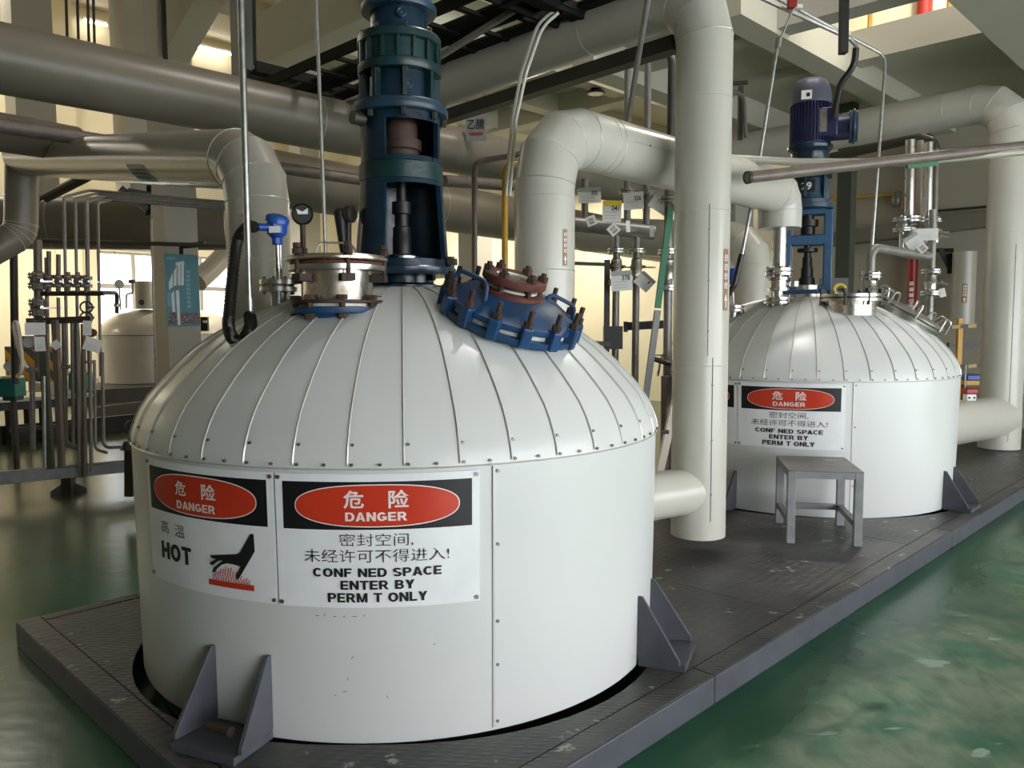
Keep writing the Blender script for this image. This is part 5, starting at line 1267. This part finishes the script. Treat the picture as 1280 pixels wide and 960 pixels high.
# hanging sign
sp = at(595, 160, 7.9); t = thing('hanging_sign', 'small grey sign with two black characters and a red line under the trays', 'sign', sp - UP * .12)
sx_ = (E1 * .35 - E2 * .93).normalized(); sx_ = V((.97, .0, 0)); sx_ = (V((1, -.12, 0))).normalized(); sn = sx_.cross(UP)
MB().box(sp, (.20, .006, .25), (sx_, sn, UP)).build('panel', 'stool', t, smooth=False)
mb = MB(); f = flat(sp + sn * .006, sx_, UP); fit_text(mb, '乙腈', -.082, .082, -.015, .085, f, .02); mb.build('lettering', 'ink', t, smooth=False)
mb = MB(); mb.box(sp + sn * .005 - UP * .055, (.13, .003, .022), (sx_, sn, UP)); mb.build('underline', 'red', t, smooth=False)
MB().tube([sp + UP * .12 - sx_ * .08, sp + UP * .45 - sx_ * .08], .003, n=6).build('hanger', 'dark', t); MB().tube([sp + UP * .12 + sx_ * .08, sp + UP * .45 + sx_ * .08], .003, n=6).build('hanger', 'dark', t)
o_z = ptop.z
# fluorescent tubes on the back wall
def tube_lamp(label, px0, py0, px1, py1):
    a, b = on_b(px0, py0, B_B - .3), on_b(px1, py1, B_B - .3); t = thing('tube_lamp', label, 'lamp', a, 'tube lamps on the back wall')
    MB().tube([a, b], .03, n=10).build('tube', 'tube', t); MB().bar(a + UP * .08 + E2 * .05, b + UP * .08 + E2 * .05, .10, .06).build('fitting', 'tag', t); MB().bar(a.lerp(b, .5) + UP * .08, a.lerp(b, .5) + UP * .08 + E2 * .27, .05, .05).build('arm', 'tag', t)
tube_lamp('lit tube lamp on the back wall between the two columns at the left', 104, 26, 134, 32)
tube_lamp('lit tube lamp on the back wall just left of the dark steel post', 240, 57, 292, 69)
for px, d in ((82, 10.6), (96, 10.6), (109, 10.7), (116, 10.7)):
    o = MB().tube([at(px + 3, 85, d), at(px, -25, d)], .018, n=8).build('thin_pipe', 'dark'); tag(o, 'one of four thin dark pipes standing between the columns at the top left', 'pipe', 'thin pipes between the columns')
o = MB().tube([at(208, 100, 11.6), at(203, -20, 11.6)], .035, n=8).build('down_cable', 'black'); tag(o, 'black pipe running down the edge of the poster column', 'pipe')
o = MB().tube([at(327, 700, 9.25), at(313, -330, 9.25)], .02, n=8).build('down_cable', 'black'); tag(o, 'black cable beside the dark steel post', 'cable')
for px in (331, 336, 340):
    o = MB().tube([at(px + 1, 100, 11), at(px, 22, 11)], .008, n=6).build('thin_cable', 'dark'); tag(o, 'one of three hair thin dark cables right of the dark steel post', 'cable', 'thin cables right of the steel post')

# ================================================================== BEHIND, AT THE LEFT
# poster on the column
p00, p11 = on_b(208.5, 408, pb - .012), on_b(247, 319, pb - .012)
pw, ph = AB(p11)[0] - AB(p00)[0], p11.z - p00.z
t = thing('poster', 'blue poster with a white tower on the column behind the near tank', 'poster', p00)
def pf(u, v, o=0.0): return p00 + E1 * (pw * u) + UP * (ph * v) - E2 * o
def pquad(mb, pts, o): mb.face([mb.b.verts.new(pf(u, v, o)) for u, v in pts])
mb = MB(); mb.prism([pf(0, 0), pf(1, 0), pf(1, 1), pf(0, 1)], -E2 * .004); mb.build('sheet', 'poster_blue', t, smooth=False)
mb = MB()
for q in ([(.32, .88), (.58, .91), (.58, .86), (.32, .84)], [(.10, .60), (.22, .74), (.22, .55), (.10, .50)], [(.26, .76), (.36, .84), (.32, .56), (.24, .56)], [(.38, .85), (.47, .86), (.44, .57), (.36, .57)], [(.49, .86), (.57, .86), (.54, .57), (.46, .57)], [(.16, .44), (.24, .50), (.26, .20), (.18, .20)], [(.30, .50), (.40, .50), (.40, .02), (.32, .02)]): pquad(mb, q, .006)
mb.build('tower_picture', 'poster_pale', t, smooth=False)
mb = MB()
for k in range(9): pquad(mb, [(.62, .78 - k * .06), (.74, .78 - k * .06), (.74, .74 - k * .06), (.62, .74 - k * .06)], .006)
for k in range(5): pquad(mb, [(.05 + k * .06, .47), (.09 + k * .06, .47), (.09 + k * .06, .28), (.05 + k * .06, .28)], .0055)
pquad(mb, [(.05, .95), (.30, .95), (.30, .92), (.05, .92)], .006)
mb.build('poster_print', 'poster_mid', t, smooth=False)
mb = MB(); pquad(mb, [(.06, .03), (1, .03), (1, .19), (.06, .19)], .0055); mb.build('crowd_picture', 'poster_dark', t, smooth=False)

# tanks far behind on a platform of their own
bt = at(186, 476, 18.6); btz = bt.z
pl = thing('steel_platform', 'dark low platform far behind under the distant tank', 'platform', V((bt.x, bt.y, 0)))
a_, b_ = AB(bt); mb = slab(MB(), a_ - 2.0, a_ + 4.6, b_ - 1.9, b_ + 1.9, 0, btz); mb.build('deck', 'dark', pl, smooth=False)
def far_tank(px, Y, label, r=1.05, hz=1.06, hd=.62):
    c = at(px, 476, Y); c.z = btz; t = thing('reactor_tank', label, 'tank', c)
    MB().lathe([(r - .02, 0), (r, .01), (r, hz), (r - .01, hz + .01)], c, n=64).build('shell_jacket', 'clad', t)
    pr = [(r + .004, hz + .005), (r - .01, hz + .08), (r * .93, hz + .22), (r * .8, hz + .36), (r * .6, hz + .49), (r * .35, hz + .58), (.1, hz + hd), (0, hz + hd)]
    MB().lathe(pr, c, n=64).build('domed_cover', 'clad', t)
    MB().torus(c + UP * (hz + .01), UP, r + .003, .008, n=64).build('rim_bead', 'seam_dark', t)
    return t, c
ft, fc = far_tank(186, 18.6, 'distant clad tank far behind, left of the poster column')
ft2, fc2 = far_tank(248, 20.6, 'distant clad tank far behind, right of the poster column', r=.95)
tp = thing('tank_nozzle', 'box shaped clad nozzle on the distant tank left of the poster column', 'nozzle', at(182, 386, 18.4))
MB().lathe([(.21, 0), (.21, .55), (.17, .62)], at(182, 386, 18.2), n=20).build('cladding', 'clad', tp); MB().cyl(at(177, 378, 17.95), at(177, 378, 17.9), .06, n=14).build('cap', 'black', tp)
line('valve_pipe', 'small valve with flange on the left slope of the distant tank', [at(146, 392, 18.0), at(146, 366, 18.0), at(90, 366, 16)], .045, 'dark', flanges=((0, .4),), bend=.1)
t = thing('gauge', 'small round gauge on a bent tube on the distant tank', 'gauge', at(155, 386, 18.2)); MB().tube(bent([at(158, 386, 18.2), at(158, 368, 18.2), at(166, 366, 18.2), at(166, 354, 18.2)], .05), .022, n=8).build('tube', 'pipe_grey', t)
MB().cyl(at(149, 355, 18.2), at(149, 355, 18.13), .10, n=18).build('dial', 'galv', t); MB().tube([at(149, 360, 18.2), at(151, 388, 18.2)], .02, n=8).build('stem', 'pipe_grey', t)
MB().box(at(165, 352, 18.2), (.12, .1, .08)).build('head', 'dark', t); MB().tube([at(148, 350, 18.2), at(143, 314, 18.2)], .008, n=6).build('wire', 'dark', t)
o = MB().tube([at(246, 352, 15.5), at(262, 338, 15.8), at(300, 300, 16.5)], .20, n=20).build('clad_pipe', 'clad'); tag(o, 'slanting clad pipe crossing the bright window right of the poster column', 'pipe')
t = thing('switch_box', 'small black and white box on the distant tank right of the column', 'box', at(256, 412, 17)); MB().box(at(256, 405, 17), (.14, .1, .30)).build('body', 'black', t); MB().box(at(256, 402, 16.9), (.09, .02, .05)).build('label', 'tag', t)
# bracket on the column
t = thing('wall_bracket', 'black bracket on the poster column above the poster', 'bracket', at(228, 315, 11.6)); MB().bar(at(228, 318, 11.7), at(228, 306, 11.7), .08, .06).build('upright', 'black', t); MB().bar(at(226, 308, 11.7), at(256, 305, 11.6), .05, .07).build('arm', 'black', t)
t = thing('wall_bracket', 'black diagonal bracket at the edge of the poster column under the pipes', 'bracket', at(187, 268, 11.3)); MB().bar(at(188, 232, 11.5), at(187, 270, 11.5), .09, .07).build('upright', 'black', t); MB().bar(at(150, 235, 11.2), at(184, 262, 11.4), .08, .08).build('strut', 'black', t); MB().bar(at(160, 238, 11.2), at(188, 243, 11.4), .05, .06).build('arm', 'black', t)
o = MB().tube([at(189, 275, 11.3), at(197, 543, 11.3)], .018, n=8).build('down_cable', 'galv'); tag(o, 'thin grey conduit running down the left face of the poster column', 'conduit')
# bundle of tubes from the rack to the riser
for k in range(4):
    line('overhead_tube', ('topmost', 'second', 'third', 'lowest')[k] + ' of the four thin tubes running from the valve rack to the bent riser', [at(84 + 14 * k, 470, 8.6), at(80 + 14 * k, 246 + 2.5 * k, 8.6), at(112 + 8 * k, 238 + 4 * k, 9.0), at(290, 253 + 3 * k, 9.2)], .016 if k != 2 else .022, 'pipe_grey', bend=.05, group='thin tubes over the valve rack')
o = MB().tube([at(-20, 299, 10.0), at(283, 307, 11.2)], .028, n=8).build('long_pipe', 'dark'); tag(o, 'long thin dark pipe running level below the dark duct', 'pipe')
o = MB().tube([at(45, 250, 11.2), at(100, 222, 10.6)], .04, n=8).build('slanting_bar', 'dark'); tag(o, 'left of two dark slanting bars under the bent riser at the left', 'brace', 'slanting bars at the left')
o = MB().tube([at(58, 250, 11.2), at(112, 222, 10.6)], .04, n=8).build('slanting_bar', 'dark'); tag(o, 'right of two dark slanting bars under the bent riser at the left', 'brace', 'slanting bars at the left')

# the valve rack on its low channel beam
YK = 7.6
r0, r1 = at(-60, 617, 6.9), at(170, 585, 7.75); zz = .2
r0.z = r1.z = zz
rack = thing('pipe_rack', 'low steel rack with two legs carrying valve pipes at the left', 'rack', V((r0.x, r0.y, 0)))
d = (r1 - r0).normalized(); r1 = r0 + d * ((r1 - r0).length + .7); r0 = r0 - d * 1.6
MB().bar(r0, r1, .10, .10).build('base_beam', 'stool', rack, smooth=False, bevel=.006); MB().bar(r0 + UP * .055, r1 + UP * .055, .03, .02).build('beam_lip', 'stool', rack, smooth=False)
for f in (.04, .39 + .27, .80 + .09):
    c = r0.lerp(r1, f); MB().bar(V((c.x, c.y, 0)), V((c.x, c.y, zz - .05)), .09, .09).build('foot', 'dark', rack, smooth=False)
    for s in (-1, 1): MB().prism([V((c.x, c.y, .0)) + d * s * .045, V((c.x, c.y, .0)) + d * s * .15, V((c.x, c.y, .03)) + d * s * .15, V((c.x, c.y, .10)) + d * s * .045], E2 * .012).build('foot_gusset', 'dark', rack, smooth=False)
lx = at(64, 600, 7.32)
pA = V((lx.x, lx.y, zz + .05)); MB().bar(pA, V((lx.x - .02, lx.y, at(60, 400, 7.32).z)), .05, .06).build('upright', 'green_steel', rack, smooth=False)
MB().bar(pA + d * .09, pA + d * .09 + UP * (at(60, 400, 7.32).z - zz - .05), .045, .05).build('upright', 'pipe_brown', rack, smooth=False)
tb0, tb1 = at(34, 402, 7.4), at(114, 399, 7.5); MB().bar(tb0, tb1, .05, .06).build('top_bar', 'dark', rack, smooth=False)
lx2 = at(103, 590, 7.55); MB().bar(V((lx2.x, lx2.y, zz + .05)), V((lx2.x, lx2.y, tb1.z)), .045, .045).build('upright', 'pipe_brown', rack, smooth=False)
# vertical valve pipes of the rack
def rackpipe(px, y0, y1, r, lab, fl=(), vl=(), m='pipe_grey', Y=YK, grp='vertical pipes of the valve rack', extra=None):
    H = y1 - y0; P = [at(px + (y1 - y0) * .012, y1, Y), at(px, y0, Y)]
    if extra: P = [extra] + P
    k = len(P) - 2
    return line('rack_pipe', lab, P, r, m, flanges=[(k, (y1 - y) / H) for y in fl], valves=[(k, (y1 - y) / H) for y in vl], group=grp, bend=.06, fm='pipe_brown')
rackpipe(17, 305, 480, .038, 'dark vertical pipe nearest the left edge behind the white hose', m='dark', Y=8.4)
rackpipe(47, 300, 470, .040, 'thick vertical pipe with two valves left of the valve row', fl=(345, 357, 378, 391), vl=(351, 384), m='pipe_brown', Y=8.2)
rackpipe(58, 322, 520, .020, 'thin vertical pipe just right of the thick valve pipe', Y=8.3)
for i, (px, y0) in enumerate(((61, 314), (73, 318), (85, 340), (97, 340), (108, 344))):
    line('row_valve', ('first', 'second', 'third', 'fourth', 'fifth')[i] + ' small flanged valve from the left on the level valve pipe', [at(px, 366, 8.2), at(px, y0, 8.2)], .022, 'pipe_brown', flanges=((0, (366 - 357) / (366 - y0)), (0, (366 - 346) / (366 - y0)) if y0 < 344 else (0, .85)), valves=((0, (366 - 352) / (366 - y0)),), group='small valves in a row on the level pipe', fr=2.6, fm='pipe_brown')
line('level_pipe', 'level dark pipe below the row of small valves', [at(52, 367, 8.2), at(130, 367, 8.2)], .024, 'dark')
rackpipe(73, 372, 500, .017, 'thin pipe hanging under the second valve of the row', Y=8.2)
rackpipe(80, 404, 555, .024, 'pipe with a flange near the hazard board, dropping to the rack foot', fl=(458,), vl=(), extra=at(106, 562, YK))
rackpipe(40, 458, 562, .024, 'pipe with a wide flange below the white hose', fl=(462,), vl=(), m='pipe_grey')
rackpipe(90, 402, 558, .016, 'thin pipe left of the right teal box', Y=7.5)
rackpipe(97, 405, 590, .015, 'thin pipe in front of the right teal box, left one', Y=7.4)
rackpipe(104, 405, 596, .022, 'brown pipe in front of the right teal box', m='pipe_brown', Y=7.4)
rackpipe(112, 410, 590, .016, 'thin pipe right of the right teal box', Y=7.4, fl=(452,))
rackpipe(118, 450, 562, .014, 'thinnest pipe under the tilted grey tag', Y=7.7, extra=at(134, 566, 7.7))
rackpipe(128, 440, 560, .016, 'thin pipe nearest the distant tank, turning right at its foot', Y=7.9, extra=at(172, 558, 8.0))
rackpipe(55, 470, 585, .018, 'thin pipe just left of the dark rack upright', Y=7.3, m='galv')
for (px, py, Y, ax_) in ((108, 384, 8.0, 'upper'), (108, 397, 8.0, 'lower')):
    c = at(px, py, Y); t = thing('hand_wheel', ax_ + ' small dark hand wheel right of the level valve pipe', 'valve', c); MB().torus(c, V((.35, -.94, 0)), .055, .009, n=20).build('rim', 'dark', t); MB().bar(c - UP * .055, c + UP * .055, .012, .012).cyl(c, c + V((.02, .10, 0)), .012, n=8).build('spindle', 'dark', t)
for (px, py, w, h, tl, lab) in ((44, 411, .16, .11, 0, 'grey tag in the top left corner of the valve rack'), (50, 430, .085, .13, .03, 'upright grey tag beside the rusty rack upright'), (109, 410, .07, .13, -.05, 'upright grey tag at the top right corner of the valve rack'), (116, 431, .14, .12, -.35, 'tilted grey tag at the right of the valve rack'), (70, 431, .07, .07, .7, 'small tilted grey tag inside the valve rack')):
    tagcard(lab, px, py, 7.15, w, h, tl, None, None)
for (px, py, w, h, lab) in ((42, 404, .05, .05, 'dark red valve knob at the left of the rack top bar'), (117, 416, .05, .06, 'dark red valve knob beside the tilted grey tag')):
    c = at(px, py, 7.25); o = MB().lathe([(.02, 0), (.035, .01), (.038, .04), (.02, .055)], c, V((.2, -1, 0)), n=12).build('red_valve', 'rust_red'); tag(o, lab, 'valve')
t = thing('meter_box', 'grey meter box below the top left tag of the rack', 'box', at(36, 430, 7.5)); MB().box(at(36, 428, 7.5), (.20, .14, .12)).build('body', 'stool', t, bevel=.01); MB().cyl(at(36, 428, 7.42), at(36, 428, 7.40), .05, n=16).build('dial', 'pipe_grey', t)
# white hose hanging over
o = MB().tube(spline([at(34, 460, 7.2), at(27, 448, 7.2), at(22, 430, 7.2), at(17.5, 410, 7.2), at(18.5, 403, 7.2), at(22, 406, 7.18), at(25, 425, 7.17), at(27.5, 448, 7.16), at(27, 462, 7.16), at(22, 471, 7.18)]), .017, n=10).build('white_hose', 'hose_white'); tag(o, 'white hose looped over the pipe at the left', 'hose')
# hazard striped board, teal boxes, pale table
hz = at(42, 455, 10.5); t = thing('hazard_board', 'orange and black striped board behind the valve rack', 'barrier', hz - UP * .24); MB().box(hz, (.72, .04, .46)).build('board', 'hazard', t, smooth=False)
for s in (-1, 1): MB().box(hz + V((s * .30, .03, -.68)), (.05, .05, 1.02)).build('post', 'dark', t, smooth=False)
for px, py, w, h, Y, lab in ((16, 484, .17, .20, 8.6, 'teal box at the left end of the pale table'), (101, 476, .19, .20, 9.4, 'teal box behind the thin pipes of the rack')):
    c = at(px, py, Y); t = thing('pump_box', lab, 'box', c - UP * h / 2); MB().box(c, (w, .2, h)).build('body', 'teal_box', t, bevel=.008); MB().box(c + UP * (h / 2 + .012), (w * .9, .17, .024)).build('lid', 'table', t, bevel=.004)
    MB().box(c - UP * (h / 2 + .02), (w * .8, .15, .04)).build('base', 'dark', t)
    MB().cyl(c - UP * (h / 2 + .04), V((c.x, c.y, 0)), .03, n=10).build('pedestal', 'dark', t)
o = thing('dial_gauge', 'round grey dial in front of the hazard striped board', 'gauge', at(11, 458, 8.8)); MB().cyl(at(11, 458, 8.8), at(11, 458, 8.73), .052, n=20).build('case', 'stool', o); MB().tube([at(11, 462, 8.8), at(12, 500, 8.8)], .012, n=8).build('stem', 'pipe_grey', o)
tp0 = at(-10, 503, 10.2); tz = tp0.z
tb = thing('table', 'long pale table behind the valve rack', 'table', V((tp0.x, tp0.y, 0)))
q0, q1 = at(-60, 505, 10.0), at(118, 495, 11.2); q0.z = q1.z = tz; dd = (q1 - q0).normalized(); ee = UP.cross(dd)
MB().box((q0 + q1) / 2 + ee * .45, ((q1 - q0).length, .9, .05), (dd, ee, UP)).build('table_top', 'table', tb, smooth=False, bevel=.006)
MB().box((q0 + q1) / 2 + ee * .06 - UP * .08, ((q1 - q0).length, .05, .11), (dd, ee, UP)).build('apron', 'dark', tb, smooth=False)
for f in (.12, .38, .62, .86):
    for k in (.08, .8): c = q0.lerp(q1, f) + ee * k; MB().bar(V((c.x, c.y, 0)), V((c.x, c.y, tz)), .07, .07).build('leg', 'dark', tb, smooth=False)
c = q0.lerp(q1, .66); MB().bar(V((c.x, c.y, .2)) - dd * .5, V((c.x, c.y, .2)) + dd * .4, .05, .06).build('stretcher', 'dark', tb, smooth=False)
t = thing('crate', 'white box on the pale table behind the pipes', 'box', at(80, 488, 10.9)); MB().box(at(84, 484, 11.0), (.42, .25, .20)).build('body', 'tag', t, bevel=.01); MB().box(at(84, 478, 11.0), (.44, .27, .03)).build('lid', 'table', t, bevel=.006)
# low pipe rails across the floor behind
for i, (x0, y0, x1, y1, Y0, Y1) in enumerate(((118, 497, 190, 489, 13, 14.2), (-20, 552, 175, 530, 10.4, 12.0))):
    o = MB().bar(V((at(x0, y0, Y0).x, Y0, .12)), V((at(x1, y1, Y1).x, Y1, .12)), .06, .24).build('kerb', 'dark', smooth=False); tag(o, ('far', 'near')[i] + ' dark kerb crossing the floor behind the valve rack', 'kerb')
t = thing('low_valve', 'dark valve with a hand wheel low beside the left edge of the near tank', 'valve', at(162, 600, 6.6)); c = at(163, 533, 6.6)
MB().torus(c, V((.9, -.4, 0)), .05, .008, n=18).build('hand_wheel', 'dark', t); MB().bar(at(163, 620, 6.6), at(163, 556, 6.6), .07, .07).build('post', 'dark', t); MB().lathe([(.06, 0), (.03, .07)], at(160, 562, 6.6), n=14).build('body', 'dark', t); MB().tube([c, at(161, 560, 6.6)], .012, n=8).build('spindle', 'dark', t)
o = MB().cyl(at(826, 540, 4.4), at(836, 540, 4.4), .012, n=10).build('pipe_stub', 'dark'); tag(o, 'dark stub poking out behind the right shoulder of the near tank', 'pipe')

# ================================================================== BEHIND, AT THE RIGHT
def onr(px, py, d=.06): return on_a(px, py, A_R - d)
t = thing('fire_riser', 'dark red fire water pipe against the end wall behind the further tank', 'pipe', onr(1142, 300, .25))
MB().cyl(V((*onr(1142, 300, .25).xy, 0)), V((*onr(1142, 300, .25).xy, ZS)), .075, n=20).build('pipe', 'red', t)
c = onr(1139, 370, .25); f = flat(c + V((-.45, -.9, 0)).normalized() * .078, V((.9, -.45, 0)).normalized(), UP)
mb = MB()
for k in range(5): mb.face([mb.b.verts.new(f(u, v)) for u, v in ((-.03, k * .09 - .2), (.03, k * .09 - .2), (.03, k * .09 - .14), (-.03, k * .09 - .14))])
mb.build('pipe_mark', 'letter_white', t, smooth=False)
MB().bar(onr(1158, 110, .3), onr(1172, 108, .3), .05, .06).build('bracket', 'black', t)
o = MB().tube([onr(1155, 28, .4) + UP * .0, onr(1157, -30, .4)], .11, n=20).build('fire_riser', 'red'); tag(o, 'red pipe on the upper floor seen through the hoisting opening', 'pipe')
t = thing('wall_bracket', 'black bracket on the end wall left of the slim clad pipe', 'bracket', onr(1188, 342, .2)); MB().bar(onr(1189, 342, .2), onr(1189, 317, .2), .10, .09).build('upright', 'black', t); MB().bar(onr(1176, 312, .3), onr(1187, 335, .25), .07, .07).build('strut', 'black', t); MB().bar(onr(1164, 313, .3), onr(1192, 313, .25), .05, .06).build('arm', 'black', t)
o = MB().tube([onr(1040, 249, .1), onr(1126, 243, .1)], .022, n=8).tube([onr(1126, 243, .1), onr(1127, 262, .1)], .022, n=8).build('conduit', 'yellow'); tag(o, 'dull yellow conduit on the end wall left of the risers', 'conduit')
t = thing('wall_lamp', 'grey bulkhead lamp on the end wall left of the risers', 'lamp', onr(1121, 256, .12)); MB().ball(onr(1121, 250, .14), .10, (.8, .8, 1.1)).build('globe', 'pipe_grey', t); MB().cyl(onr(1121, 240, .14), onr(1121, 245, .14), .07, n=14).build('cap', 'pipe_brown', t)
o = MB().tube([onr(1168, 264, .06), onr(1250, 257, .06)], .018, n=8).build('conduit', 'dark'); tag(o, 'thin dark conduit on the end wall left of the tall right pipe', 'conduit')
o = MB().bar(onr(1040, 300, .2), onr(1250, 272, .2), .3, .22).build('clad_trunking', 'clad_shaded'); tag(o, 'level clad trunking along the end wall behind the flange cluster', 'duct')
for i, (y0, y1) in enumerate(((409, 406), (462, 455))):
    o = MB().bar(at(1150, y0 + 2, 10.5), at(1240, y1, 10.4), .045, .045).build('guard_rail', 'hazard_rail'); tag(o, ('upper', 'lower')[i] + ' black and yellow guard rail right of the further tank', 'rail')
o = MB().bar(at(1185, 431, 10.9), at(1224, 432, 10.9), .06, .065).build('black_bar', 'black'); tag(o, 'short black bar between the guard rails right of the further tank', 'rail')
o = MB().bar(V((*at(1200, 400, 10.6).xy, 0)), at(1200, 398, 10.6), .06, .06).build('guard_post', 'yellow'); tag(o, 'brownish yellow guard post right of the further tank', 'post')
t = thing('crate', 'low box with a blue lid behind the guard rails', 'box', V((*at(1212, 500, 11.2).xy, 0)))
c = at(1214, 480, 11.2); MB().box(V((c.x, c.y, c.z / 2)), (.36, .4, c.z)).build('body', 'dark', t); MB().box(c + UP * .03, (.34, .38, .06)).build('tray', 'yellow', t); MB().box(c + UP * .10, (.30, .34, .07)).build('lid', 'bright_blue', t, bevel=.01)
t = thing('hand_wheel', 'yellow hand wheel behind the blue drive stand', 'valve', at(1050, 361, 8.6)); MB().torus(at(1050, 362, 8.6), V((-.45, -.9, 0)), .055, .014, n=20).build('rim', 'tag_yellow', t); MB().cyl(at(1050, 362, 8.6), at(1050, 362, 8.72), .02, n=8).build('spindle', 'dark', t); MB().box(at(1042, 358, 8.9), (.28, .1, .18)).build('body', 'black', t)
# upper floor rail
ur = thing('railing', 'orange yellow railing on the upper floor seen through the opening', 'railing', W(9.9, 3.0, ZT))
for b in (3.75, 2.9, 2.05): MB().bar(W(9.85, b, ZT), W(9.85, b, ZT + 1.0), .04, .04).build('post', 'yellow', ur, smooth=False)
for z in (.30, .65, 1.0): MB().tube([W(9.85, 4.6, ZT + z), W(9.85, .5, ZT + z)], .014, n=8).build('rail', 'yellow', ur)
